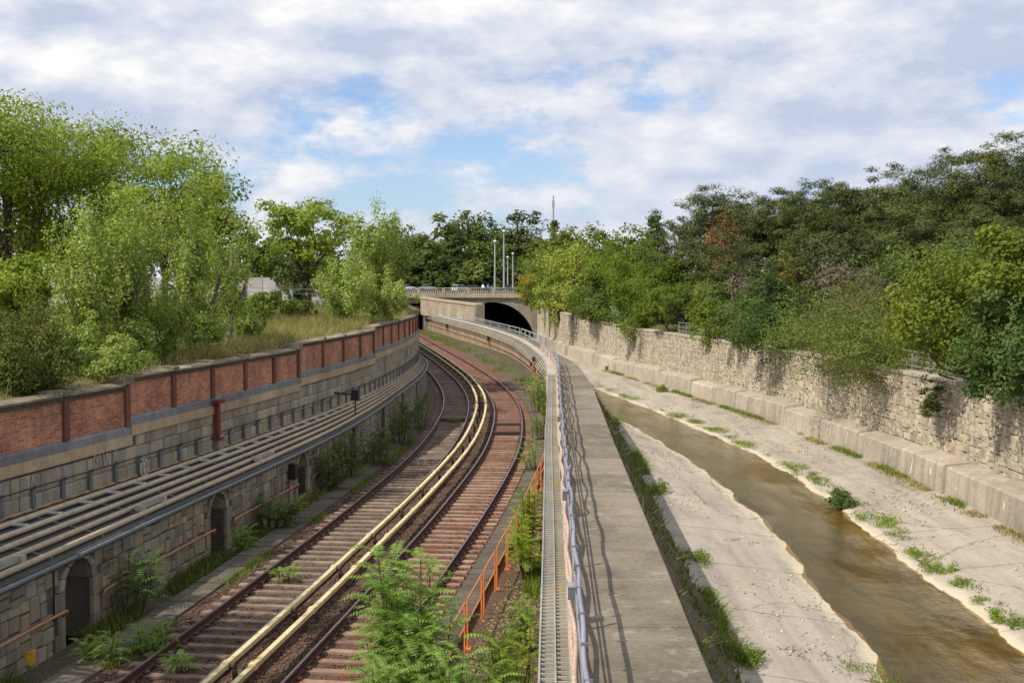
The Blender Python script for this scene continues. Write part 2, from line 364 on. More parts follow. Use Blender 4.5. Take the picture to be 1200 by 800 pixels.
def mat_bed(name, base, dark, light, edge):
    m, N = new_mat(name)
    pos = N.n('ShaderNodeNewGeometry').outputs['Position']
    e = N.n('ShaderNodeAttribute', attribute_name='edge').outputs['Fac']
    nb = N.noise(pos, 0.35, 7, 0.62, 0.5)
    pl = N.n('ShaderNodeMapping', ins={'Vector': pos, 'Scale': (1.0, 0.10, 1.0)}).outputs[0]
    ns = N.noise(pl, 1.6, 6, 0.65, 0.4)
    nf = N.noise(pos, 7, 6, 0.7)
    c = N.mix(0.58, N.ramp(nb, [(0.33, dark), (0.52, base), (0.70, light)]), N.ramp(ns, [(0.36, tuple(x * .85 for x in dark)), (0.5, base), (0.64, light)]))
    nw = N.noise(N.vmath('ADD', pos, (9, 4, 2)), 1.1, 7, 0.7, 0.6)
    c = N.mix(N.math('MULTIPLY', N.ramp(nw, [(0.54, (0, 0, 0)), (0.66, (1, 1, 1))]), 0.5), c, (0.20, 0.185, 0.16))
    c = N.mix(N.math('MULTIPLY', N.ramp(nw, [(0.30, (1, 1, 1)), (0.40, (0, 0, 0))]), 0.45), c, (0.36, 0.27, 0.15))
    c = N.mix(0.35, c, N.ramp(nf, [(0.3, dark), (0.52, base), (0.72, light)]))
    # pale lime crust along the water line, brown slime just at it
    ed = N.math('ADD', e, N.math('MULTIPLY', N.math('SUBTRACT', N.math('ADD', ns, N.math('MULTIPLY', N.math('SUBTRACT', nf, 0.5), 0.7)), 0.5), 0.6))
    c = N.mix(N.ramp(ed, [(0.5, (0, 0, 0)), (0.9, (1, 1, 1))]), c, edge)
    c = N.mix(N.ramp(ed, [(0.93, (0, 0, 0)), (1.0, (1, 1, 1))]), c, N.mix(N.ramp(ns, [(0.4, (0, 0, 0)), (0.62, (1, 1, 1))]), (0.25, 0.195, 0.075), (0.135, 0.118, 0.06)))
    # cracks
    v = N.n('ShaderNodeTexVoronoi', feature='DISTANCE_TO_EDGE', ins={'Vector': N.vmath('ADD', pos, N.vmath('MULTIPLY', N.n('ShaderNodeTexNoise', ins={'Vector': pos, 'Scale': 0.8, 'Detail': 4}).outputs[1], (1.6, 1.6, 0))), 'Scale': 0.17}).outputs[0]
    ck = N.ramp(v, [(0.0, (1, 1, 1)), (0.006, (0, 0, 0))])
    c = N.mix(N.math('MULTIPLY', ck, 0.7), c, (0.12, 0.10, 0.06))
    return finish(m, N, c, 0.9, nf, 0.35, 0.02, 0, 0.25)


M['bed'] = mat_bed('river bed concrete', (0.385, 0.335, 0.27), (0.235, 0.205, 0.17), (0.50, 0.435, 0.34), (0.56, 0.48, 0.34))


# ------------------------------------------------------------------ geometry helpers
def link(o, parent=None):
    COL.objects.link(o)
    if parent is not None:
        o.parent = parent
    return o


def tag(o, label=None, cat=None, group=None, kind=None):
    if label: o['label'] = label
    if cat: o['category'] = cat
    if group: o['group'] = group
    if kind: o['kind'] = kind
    return o


def thing(name, label, cat, loc=(0, 0, 0), group=None, rz=0.0):
    o = bpy.data.objects.new(name, None)
    o.empty_display_size = 0.3
    o.location = loc
    o.rotation_euler = (0, 0, rz)
    link(o)
    return tag(o, label, cat, group)


class MB:
    def __init__(s):
        s.v, s.f, s.uv, s.var, s.mi = [], [], None, None, None

    def add(s, vs, fs):
        b = len(s.v)
        s.v.extend([tuple(p) for p in vs])
        s.f.extend([tuple(b + i for i in f) for f in fs])

    def box(s, c, size, rz=0.0, ry=0.0, taper=1.0):
        x, y, z = size[0] / 2, size[1] / 2, size[2] / 2
        R = Matrix.Rotation(rz, 3, 'Z') @ Matrix.Rotation(ry, 3, 'Y')
        vs = []
        for dz, k in ((-z, 1.0), (z, taper)):
            for dx, dy in ((-x, -y), (x, -y), (x, y), (-x, y)):
                vs.append(Vector(c) + R @ Vector((dx * k, dy * k, dz)))
        s.add(vs, [(0, 3, 2, 1), (4, 5, 6, 7), (0, 1, 5, 4), (1, 2, 6, 5), (2, 3, 7, 6), (3, 0, 4, 7)])

    def tube(s, pts, radii, n=6, cap=True):
        pts = [Vector(p) for p in pts]
        if not hasattr(radii, '__len__'):
            radii = [radii] * len(pts)
        rings = []
        for i, p in enumerate(pts):
            t = (pts[min(i + 1, len(pts) - 1)] - pts[max(i - 1, 0)])
            if t.length < 1e-9: t = Vector((0, 0, 1))
            t.normalize()
            a = Vector((0, 0, 1)) if abs(t.z) < 0.9 else Vector((0, 1, 0))
            u = t.cross(a).normalized()
            w = u.cross(t)
            rings.append([p + (u * math.cos(2 * math.pi * k / n) + w * math.sin(2 * math.pi * k / n)) * radii[i] for k in range(n)])
        b = len(s.v)
        for r in rings: s.v.extend([tuple(q) for q in r])
        for i in range(len(rings) - 1):
            for k in range(n):
                k2 = (k + 1) % n
                s.f.append((b + i * n + k, b + (i + 1) * n + k, b + (i + 1) * n + k2, b + i * n + k2))
        if cap:
            s.f.append(tuple(b + k for k in range(n)))
            s.f.append(tuple(b + (len(rings) - 1) * n + n - 1 - k for k in range(n)))

    def build(s, name, mat, parent=None, smooth=False):
        me = bpy.data.meshes.new(name)
        me.from_pydata(s.v, [], s.f)
        me.materials.append(mat)
        if s.uv is not None:
            ul = me.uv_layers.new(name='uv')
            li = np.empty(len(me.loops), np.int32)
            me.loops.foreach_get('vertex_index', li)
            ul.data.foreach_set('uv', np.asarray(s.uv, np.float32)[li].ravel())
        if s.var is not None:
            a = me.attributes.new('var', 'FLOAT', 'POINT')
            a.data.foreach_set('value', np.asarray(s.var, np.float32))
        if smooth:
            me.shade_smooth()
        me.update()
        return link(bpy.data.objects.new(name, me), parent)


def obj_from_mesh(name, me, parent=None):
    return link(bpy.data.objects.new(name, me), parent)


def np_mesh(name, V, F, mat, var=None, edge=None, smooth=False):
    """V (n,3), F (m,k) arrays -> mesh"""
    me = bpy.data.meshes.new(name)
    n, m, k = len(V), len(F), F.shape[1]
    me.vertices.add(n)
    me.vertices.foreach_set('co', np.asarray(V, np.float32).ravel())
    me.loops.add(m * k)
    me.loops.foreach_set('vertex_index', np.asarray(F, np.int32).ravel())
    me.polygons.add(m)
    me.polygons.foreach_set('loop_start', np.arange(0, m * k, k, dtype=np.int32))
    for nm, val in (('var', var), ('edge', edge)):
        if val is not None:
            a = me.attributes.new(nm, 'FLOAT', 'POINT')
            a.data.foreach_set('value', np.asarray(val, np.float32))
    me.materials.append(mat)
    me.update(calc_edges=True)
    me.validate()
    if smooth: me.shade_smooth()
    return me


def spline(xs, ys):
    xs, ys = np.asarray(xs, float), np.asarray(ys, float)
    n = len(xs)
    h = np.diff(xs)
    A = np.zeros((n, n)); r = np.zeros(n)
    A[0, 0] = A[-1, -1] = 1
    for i in range(1, n - 1):
        A[i, i - 1], A[i, i], A[i, i + 1] = h[i - 1], 2 * (h[i - 1] + h[i]), h[i]
        r[i] = 3 * ((ys[i + 1] - ys[i]) / h[i] - (ys[i] - ys[i - 1]) / h[i - 1])
    c = np.linalg.solve(A, r)
    def f(x):
        x = np.asarray(x, float)
        i = np.clip(np.searchsorted(xs, x) - 1, 0, n - 2)
        d = x - xs[i]
        b = (ys[i + 1] - ys[i]) / h[i] - h[i] * (2 * c[i] + c[i + 1]) / 3
        dd = (c[i + 1] - c[i]) / (3 * h[i])
        return ys[i] + b * d + c[i] * d ** 2 + dd * d ** 3
    return f


class Path:
    """plan curve X(Y) with arc length; offsets d go to the right (towards +X)"""
    def __init__(s, f, y0, y1, step=0.25):
        s.f = f
        s.Y = np.arange(y0, y1 + step / 2, step)
        s.X = np.asarray(f(s.Y), float)
        s.S = np.concatenate([[0], np.cumsum(np.hypot(np.diff(s.X), np.diff(s.Y)))])
        tx, ty = np.gradient(s.X, s.S), np.gradient(s.Y, s.S)
        l = np.hypot(tx, ty)
        s.TX, s.TY = tx / l, ty / l
        s.L = s.S[-1]
    def s_of(s, y): return float(np.interp(y, s.Y, s.S))
    def at(s, q):
        x, y = np.interp(q, s.S, s.X), np.interp(q, s.S, s.Y)
        tx, ty = np.interp(q, s.S, s.TX), np.interp(q, s.S, s.TY)
        return x, y, tx, ty
    def pt(s, q, d=0.0, z=0.0):
        x, y, tx, ty = s.at(q)
        return Vector((x + ty * d, y - tx * d, z))
    def ang(s, q):
        x, y, tx, ty = s.at(q)
        return math.atan2(ty, tx)     # local x axis along the path


def sweep(path, s0, s1, ds, prof, closed=True, caps=True, zf=None, kf=None, mb=None):
    """profile [(d, z)] swept along the path; zf(y) added to z; kf(y) scales d about its mean"""
    mb = mb or MB()
    n = max(1, int(math.ceil((s1 - s0) / ds)))
    q = np.linspace(s0, s1, n + 1)
    x, y, tx, ty = path.at(q)
    P = np.asarray(prof, float)
    k = len(P)
    b = len(mb.v)
    pl = np.concatenate([[0], np.cumsum(np.hypot(*np.diff(P, axis=0).T))])
    uv = []
    mean = P[:, 0].mean()
    for i in range(n + 1):
        zo = zf(y[i]) if zf else 0.0
        ks = kf(y[i]) if kf else 1.0
        for j in range(k):
            d = mean + (P[j, 0] - mean) * ks
            mb.v.append((x[i] + ty[i] * d, y[i] - tx[i] * d, P[j, 1] + zo))
            uv.append((q[i], pl[j]))
    m = k if closed else k - 1
    for i in range(n):
        for j in range(m):
            j2 = (j + 1) % k
            mb.f.append((b + i * k + j, b + i * k + j2, b + (i + 1) * k + j2, b + (i + 1) * k + j))
    if closed and caps:
        mb.f.append(tuple(b + j for j in reversed(range(k))))
        mb.f.append(tuple(b + n * k + j for j in range(k)))
    mb.uv = (mb.uv or []) + uv
    return mb


def rect(d0, d1, z0, z1): return [(d0, z0), (d1, z0), (d1, z1), (d0, z1)]


def circ(d, z, r, n=6): return [(d + r * math.cos(2 * math.pi * i / n), z + r * math.sin(2 * math.pi * i / n)) for i in range(n)]


# ------------------------------------------------------------------ the plan
fM = spline([5, 10, 15, 22, 26, 30, 35, 40, 45, 50, 55, 60, 65, 70, 75, 80, 88, 96.5, 109.4, 128.5, 160, 200, 240],
            [-6.95, -6.32, -5.68, -4.82, -4.33, -3.87, -3.3, -2.8, -2.35, -2.0, -1.8, -1.72, -1.74, -1.9, -2.22, -2.68, -3.6, -4.8, -6.75, -9.85, -14.9, -21.3, -27.7])
fW = spline([5, 15, 20, 25, 30, 35, 40, 45, 50, 55, 60, 65, 70, 75, 80, 85, 90, 100, 130, 160, 184.6],
            [-12.2, -10.8, -10.1, -9.4, -8.75, -8.05, -7.4, -6.85, -6.5, -6.25, -6.1, -5.95, -5.85, -5.87, -6.06, -6.4, -7.0, -8.5, -13.3, -18.2, -22.2])
fU = spline([5, 15, 20, 25, 30, 35, 40, 45, 50, 55, 60, 65, 70, 75, 80, 85, 90, 100, 130, 160, 184.6],
            [-14.9, -13.3, -12.45, -11.55, -10.6, -9.7, -8.9, -8.15, -7.5, -7.0, -6.7, -6.5, -6.4, -6.42, -6.6, -6.95, -7.55, -9.1, -13.9, -18.8, -22.8])
fD = spline([5, 15.3, 21.8, 30, 38, 48, 58, 66, 73, 79, 85, 91, 100, 110, 119, 130, 140, 160, 184.6],
            [0.05, 0.35, 0.57, 0.83, 1.08, 1.43, 1.79, 2.05, 2.22, 2.23, 2.08, 1.8, 1.2, 0.3, -0.85, -2.9, -5.0, -8.9, -13.6])
fE_w = lambda y: np.interp(y, [0, 58, 70, 77, 86, 100, 185], [2.35, 2.33, 2.12, 1.95, 1.45, 1.35, 1.35])
fE = lambda y: fD(y) + fE_w(y)
fRB = spline([5, 20, 30, 40, 50, 57, 63, 70, 75, 80, 87, 96, 108, 117, 128, 142, 155, 170, 184.6],
             [17.1, 17.6, 17.9, 18.08, 18.13, 17.95, 17.5, 16.95, 16.45, 15.65, 14.55, 13.2, 11.3, 9.85, 8.4, 6.6, 5.4, 4.5, 3.75])
fBK = lambda y: fRB(y) + np.interp(y, [0, 50, 75, 110, 150, 185], [1.25, 1.2, 1.0, 0.9, 0.5, 0.3])
fWL = spline([5, 20, 26.4, 30.4, 33, 36, 39.5, 43.7, 50, 57, 67, 75, 81, 95, 110, 130, 160, 185],
             [8.2, 8.6, 8.9, 9.25, 9.25, 9.4, 9.75, 9.9, 9.8, 9.6, 8.75, 7.85, 6.9, 5.6, 4.2, 1.2, -1.5, -4.0])
fWR = spline([5, 20, 28.7, 37, 45, 54.7, 64.4, 71.5, 82, 92, 100, 112, 130, 160, 185],
             [12.8, 12.85, 12.95, 13.05, 13.4, 13.5, 12.95, 12.0, 10.6, 8.95, 7.6, 6.2, 3.6, 0.8, -1.5])
Yend = 184.6
PM = Path(fM, 6, 238)
PW = Path(fW, 8, Yend)
PU = Path(fU, 8, Yend)
PD = Path(fD, 8, Yend)
PE = Path(fE, 8, Yend)
PRB = Path(fRB, 8, Yend)
PBK = Path(fBK, 8, Yend)
zD = lambda y: float(np.interp(y, [0, 90, 119, 130, 140, 185], [0, 0, 0.1, 0.25, 0.4, 0.5]))   # walkway rises to the bridge
ZD = 2.0
Z_RIM = 1.5


def noise1(x, seed=0.0):
    return (np.sin(x * 1.7 + seed) + np.sin(x * 3.9 + 1.3 + seed * 2) * 0.5 + np.sin(x * 8.3 + 2.1 + seed) * 0.3) / 1.8


def smooth_noise2(x, y, seed=0):
    r = np.random.default_rng(seed)
    out = 0
    for k in range(6):
        a, b, c = r.normal(0, 1, 3)
        out = out + np.sin(x * a + y * b + c * 6)
    return out / 6


# ------------------------------------------------------------------ structure: ground, beds, water
def grid_sheet(name, rows, mat, edge=None, smooth=True):
    """rows: array (ny, nx, 3)"""
    ny, nx, _ = rows.shape
    V = rows.reshape(-1, 3)
    i, j = np.meshgrid(np.arange(ny - 1), np.arange(nx - 1), indexing='ij')
    a = (i * nx + j).ravel()
    F = np.stack([a, a + 1, a + nx + 1, a + nx], 1)
    me = np_mesh(name, V, F, mat, edge=None if edge is None else edge.ravel(), smooth=smooth)
    o = obj_from_mesh(name, me)
    o['kind'] = 'structure'
    return o


z_plat = lambda y: np.interp(y, [0, 22, 45, 60, 90, 185], [4.35, 4.4, 4.85, 5.05, 5.15, 5.5])


def left_z(x, y):
    d = fU(y) - x
    base = z_plat(y)
    return base + (np.clip(d, 0, 14) / 14) * (5.5 - base) + 0.10 * smooth_noise2(x * 0.7, y * 0.7, 5) * np.clip(d / 3, 0, 1)


ys = np.concatenate([np.linspace(-40, 5, 8), np.arange(6, Yend, 1.0), [Yend + 0.4]])
off = np.concatenate([np.linspace(0.35, 14, 22), [18, 25, 40, 80, 200, 600, 2500]])
rows = np.zeros((len(ys), len(off), 3))
for i, y in enumerate(ys):
    yc = np.clip(y, 5, Yend)
    xs_ = fU(yc) - off
    rows[i, :, 0] = xs_; rows[i, :, 1] = y
    rows[i, :, 2] = left_z(xs_, np.full_like(xs_, yc))
rows = rows[:, ::-1]
grid_sheet('ground', rows, M['earth'])


def right_z(x, y):
    yc = np.clip(y, 5, Yend)
    d = x - fBK(yc)
    z = 2.95 + np.interp(d, [0, 3, 8, 20, 40, 80, 3000], [0, 0.1, 0.7, 2.9, 5.0, 6.0, 6.0])
    t = np.clip((y - 120) / 65, 0, 1)
    z = z * (1 - t) + t * np.interp(d, [0, 2, 14, 60, 3000], [4.0, 5.0, 5.45, 6, 6])
    return z


off = np.concatenate([[0.3, 1, 2, 3, 5], np.linspace(7, 45, 16), [60, 90, 200, 600, 2500]])
rows = np.zeros((len(ys), len(off), 3))
for i, y in enumerate(ys):
    xs_ = fBK(np.clip(y, 5, Yend)) + off
    rows[i, :, 0] = xs_; rows[i, :, 1] = y
    rows[i, :, 2] = right_z(xs_, np.full_like(xs_, y))
grid_sheet('hillside', rows, M['hill'])

# plaza and land beyond the bridge
xs_ = np.array([-2500, -600, -200, -80, -30, 0, 30, 80, 200, 600, 2500.])
yy = np.array([Yend + 0.6, 215, 280, 400, 800, 2000, 5000.])
rows = np.zeros((len(yy), len(xs_), 3))
for i, y in enumerate(yy):
    rows[i, :, 0] = xs_; rows[i, :, 1] = y; rows[i, :, 2] = 5.55
grid_sheet('terrain', rows, M['hill'])
rows = np.zeros((2, 2, 3)); rows[0] = [(-70, 186, 5.56), (60, 186, 5.56)]; rows[1] = [(-70, 282, 5.56), (60, 282, 5.56)]
grid_sheet('road', rows, M['asphalt'])
# deep base that closes the bottom of the cut
rows = np.zeros((2, 2, 3)); rows[0] = [(-3000, -60, -4.2), (3000, -60, -4.2)]; rows[1] = [(-3000, 5200, -4.2), (3000, 5200, -4.2)]
grid_sheet('subsoil', rows, M['earth'])

# track bed: ballast section from the left wall to the divider
ys = np.concatenate([np.arange(8, 100, 0.4), np.arange(100, 240, 2.0)])
nx = 60
rows = np.zeros((len(ys), nx, 3))
for i, y in enumerate(ys):
    yc = min(y, Yend)
    m = fM(y)
    a = fW(yc) if y <= Yend else m - 5.2
    b = fD(yc) + 0.1 if y <= Yend else m + 6
    x = np.linspace(a, b, nx)
    d = x - m
    z = np.interp(d, [-9, -4.4, -3.9, -3.3, -0.9, -0.55, 0.55, 0.9, 3.0, 3.6, 4.4, 6.5, 9], [-0.42, -0.42, -0.36, -0.235, -0.235, -0.16, -0.16, -0.235, -0.235, -0.36, -0.42, -0.30, -0.25])
    if y > 75:      # grassy bank against the divider
        gap = b - m - 3.2
        z = z + np.clip((d - 3.0) / max(gap, 0.6), 0, 1) * min(gap, 2.0) * 0.16 * min(1, (y - 75) / 20)
    z = z + 0.018 * np.array([random.uniform(-1, 1) for _ in range(nx)])
    rows[i, :, 0] = x; rows[i, :, 1] = y; rows[i, :, 2] = z


def mat_trackbed():
    m, N = new_mat('track bed ballast')
    pos = N.n('ShaderNodeNewGeometry').outputs['Position']
    e = N.n('ShaderNodeAttribute', attribute_name='edge').outputs['Fac']
    nb = N.noise(pos, 0.5, 5, 0.6, 0.3)
    nf = N.noise(pos, 18, 5, 0.75)
    brown = N.ramp(nf, [(0.3, (0.05, 0.034, 0.025)), (0.5, (0.13, 0.085, 0.06)), (0.72, (0.26, 0.18, 0.13))])
    rust = N.ramp(nf, [(0.3, (0.075, 0.038, 0.027)), (0.5, (0.175, 0.082, 0.053)), (0.72, (0.28, 0.155, 0.11))])
    earth = N.ramp(nf, [(0.3, (0.045, 0.038, 0.024)), (0.5, (0.105, 0.085, 0.055)), (0.72, (0.24, 0.20, 0.14))])
    ee = N.math('ADD', e, N.math('MULTIPLY', N.math('SUBTRACT', nb, 0.5), 0.35))
    c = N.mix(N.ramp(ee, [(0.2, (0, 0, 0)), (0.45, (1, 1, 1))]), earth, brown)
    c = N.mix(N.ramp(ee, [(0.55, (0, 0, 0)), (0.85, (1, 1, 1))]), c, rust)
    return finish(m, N, c, 0.95, nf, 1.0, 0.05, 0, 0.2)


dd = rows[:, :, 0] - np.asarray(fM(ys))[:, None]
edge = np.interp(dd, [-6, -3.9, -3.3, -0.6, 0.3, 0.9, 1.6, 3.2, 3.8, 4.6, 8], [0, 0, 0.45, 0.5, 0.5, 0.62, 1.0, 1.0, 0.75, 0.12, 0.05])
edge = edge * np.interp(rows[:, :, 1], [0, 26, 40, 300], [0.75, 0.85, 1, 1])
grid_sheet('track_bed', rows, mat_trackbed(), edge)

# river bed
JO = np.arange(9.5, 120, 5.4)
ys = np.sort(np.concatenate([np.arange(6, Yend + 0.3, 0.3), JO - .035, JO - .025, JO + .025, JO + .035]))
ts = np.concatenate([np.linspace(0, 0.46, 26), np.linspace(0.465, 0.54, 14), np.linspace(0.545, 1, 34)])
rows = np.zeros((len(ys), 80, 3)); edge = np.zeros((len(ys), 80))
for i, y in enumerate(ys):
    ftx = fE(y) + np.interp(y, [0, 60, 90, 185], [2.35, 2.3, 1.7, 1.5])     # foot of the revetment
    rbx = fRB(y) + 0.25
    wl = fWL(y) + 0.09 * noise1(y * 0.5, 1) + 0.03 * noise1(y * 4, 3) + 0.10 * (((y + 2) % 5.4) / 5.4 - .5)
    wr = fWR(y) + 0.15 * noise1(y * 0.5, 5) + 0.05 * noise1(y * 4, 7)
    wl = max(wl, ftx - 1.0)
    wr = max(wr, wl + 1.2)
    # all stations
    x = np.concatenate([np.linspace(ftx - 0.5, wl, 30), np.linspace(wl, wr, 22)[1:-1], np.linspace(wr, max(rbx, wr + 0.4), 30)])
    zl = np.interp(np.linspace(0, 1, 30), [0, 0.15, 0.8, 1], [-1.45, -1.5, -1.88, -2.0])
    zc = -2.0 - 0.28 * np.sin(np.linspace(0, np.pi, 22))[1:-1] ** 0.7
    zr = np.interp(np.linspace(0, 1, 30), [0, 0.06, 0.4, 1], [-2.0, -1.9, -1.72, -1.5])
    z = np.concatenate([zl, zc, zr])
    z = z + 0.012 * np.sin(x * 3 + y * 1.3)
    if np.min(np.abs(JO - y)) < .03: z = z - 0.05
    for gk in (57, 63, 69, 74): z[gk] -= 0.018
    rows[i, :, 0] = x; rows[i, :, 1] = y; rows[i, :, 2] = z
    dl = np.clip(1 - (wl - x[:30]) / 1.35, 0, 1)
    dr = np.clip(1 - (x[50:] - wr) / 1.1, 0, 1)
    edge[i] = np.concatenate([dl * .93, np.full(20, 1.5), dr * .93])
base_ = rows.copy()
base_[:, :29, 2] -= 0.07; base_[:, 51:, 2] -= 0.07
river_bed = grid_sheet('river_bed', base_, M['bed'], edge)
# the aprons on both sides are cast in slabs: one part each, edges turned down at the joints
lim = [-100] + list(JO) + [999]
for k in range(len(lim) - 1):
    sel = np.where((ys > lim[k]) & (ys < lim[k + 1]))[0]
    if len(sel) < 2: continue
    for c0, c1 in ((0, 30), (50, 80)):
        o = grid_sheet('slab', rows[sel, c0:c1], M['bed'], edge[sel, c0:c1])
        del o['kind']
        o.parent = river_bed
# water surface
rows = np.zeros((len(ys), 12, 3))
for i, y in enumerate(ys):
    rows[i, :, 0] = np.linspace(rows[i, 0, 0] * 0 + fWL(y) - 0.7, fWR(y) + 0.7, 12); rows[i, :, 1] = y; rows[i, :, 2] = -1.985
grid_sheet('water', rows, M['water'])

# ------------------------------------------------------------------ stone pieces
def stone_proto(name, mat, bev=0.10, seed=0, rough=0.03):
    """unit block (x along wall, y depth, z height) with a chamfered, slightly uneven front (-y)"""
    r = random.Random(seed)
    b = bev
    j = lambda a: a + r.uniform(-rough, rough)
    V = [(-.5, .5, -.5), (.5, .5, -.5), (.5, .5, .5), (-.5, .5, .5),
         (-.5, -.2, -.5), (.5, -.2, -.5), (.5, -.2, .5), (-.5, -.2, .5),
         (j(-.5 + b), -.5, j(-.5 + b)), (j(.5 - b), -.5, j(-.5 + b)), (j(.5 - b), -.5, j(.5 - b)), (j(-.5 + b), -.5, j(.5 - b))]
    F = [(0, 4, 5, 1), (1, 5, 6, 2), (2, 6, 7, 3), (3, 7, 4, 0), (4, 8, 9, 5), (5, 9, 10, 6), (6, 10, 11, 7), (7, 11, 8, 4), (8, 11, 10, 9)]
    me = bpy.data.meshes.new(name)
    me.from_pydata(V, [], F)
    me.materials.append(mat)
    me.update()
    return me


def lay_stones(path, side, y0, y1, zlo, zhi, course, length, parent, mo, ma, depth=0.12, gap=0.018, skip=None, limit=298, seed=1, jitter=0.0, cjit=0.25, key=None, proud=0.0, wob=0.0, bev=0.07):
    """lay courses of stones on a wall face; side=+1: face looks right of path, -1: looks left.
    zlo/zhi functions of y. The first `limit` by size in view become parts, the rest one mesh."""
    r = random.Random(seed)
    recs = []
    hmax = max(zhi(y) - zlo(y) for y in (y0, (y0 + y1) / 2, y1))
    zb, row = 0.0, 0
    while zb < hmax - 0.05:
        h = course * r.uniform(1 - cjit, 1 + cjit)
        if hmax - zb - h < course * 0.45: h = hmax - zb
        q = path.s_of(y0) - r.uniform(0, length)
        qe = path.s_of(y1)
        while q < qe:
            l = length * r.uniform(0.6, 1.45)
            qc = q + l / 2
            yq = float(np.interp(qc, path.S, path.Y))
            zz0 = zlo(yq) + zb
            zz1 = min(zz0 + h, zhi(yq))
            split = jitter and r.random() < jitter
            zm = zz0 + (zz1 - zz0) * r.uniform(.34, .66)
            for (a0, a1) in (((zz0, zm), (zm, zz1)) if split else ((zz0, zz1),)):
                if a1 - a0 > 0.08 and not (skip and skip(qc, l, a0, a1)):
                    recs.append((qc, (l - gap) * (1 + wob * r.uniform(-1, 1.5)), (a0 + a1) / 2 + wob * r.uniform(-.7, .7), (a1 - a0 - gap) * (1 + 3 * wob * r.uniform(-1, .8)), r.uniform(-0.02, 0.02) * (1 - 6 * wob), r.randrange(4), r.random(), yq, r.uniform(-1, 1) * wob * .9))
            q += l
        zb += h; row += 1
    recs.sort(key=key or (lambda t: t[7] / math.sqrt(max(t[1] * t[3], 1e-4))))
    protos = [stone_proto('stone', mo, bev * (1 + .25 * k), seed * 10 + k) for k in range(4)]
    rest = MB(); rest.var = []
    for i, (qc, l, zc, h, dp, pk, rv, yq, roll) in enumerate(recs):
        x, y, tx, ty = path.at(qc)
        a = math.atan2(ty, tx)
        # local -y must look to the face side: right normal = (ty,-tx) ; local -y of rot(a) = (sin a, -cos a) = (ty, -tx)
        if side < 0: a += math.pi
        nx_, ny_ = (ty, -tx) if side > 0 else (-ty, tx)
        cx, cy = x + nx_ * (dp + proud - depth / 2 + 0.05), y + ny_ * (dp + proud - depth / 2 + 0.05)
        if i < limit:
            o = bpy.data.objects.new('stone', protos[pk])
            o.location = (cx, cy, zc); o.rotation_euler = (0, roll, a); o.scale = (l, depth, h)
            link(o, parent)
        else:
            ca, sa = math.cos(a), math.sin(a)
            b = len(rest.v)
            for v in protos[pk].vertices:
                lx, ly, lz = v.co.x * l, v.co.y * depth, v.co.z * h
                lx, lz = lx + roll * lz, lz - roll * lx
                rest.v.append((cx + ca * lx - sa * ly, cy + sa * lx + ca * ly, zc + lz))
                rest.var.append(rv)
            rest.f.extend([tuple(b + k for k in p.vertices) for p in protos[pk].polygons if 2 not in p.vertices or 3 not in p.vertices])
    if rest.v:
        o = rest.build('stones', ma, parent); o['kind'] = 'stuff'
    return len(recs)


# ------------------------------------------------------------------ left retaining wall (lower) with niches
NICHES = [(24.7, 0.60), (32.5, 0.58), (40.1, 0.56), (47.6, 0.55), (55.1, 0.55), (62.6, 0.55), (70.1, 0.55), (17.0, 0.6)]
Z_BASE = -0.55
N_TOP, N_SPR = 1.36, 0.80
niche_s = [(PW.s_of(y), hw) for y, hw in NICHES]


def arch_z(u, hw, spr=N_SPR, top=N_TOP):
    k = max(0.0, 1 - (u / hw) ** 2)
    return spr + (top - spr) * math.sqrt(k)


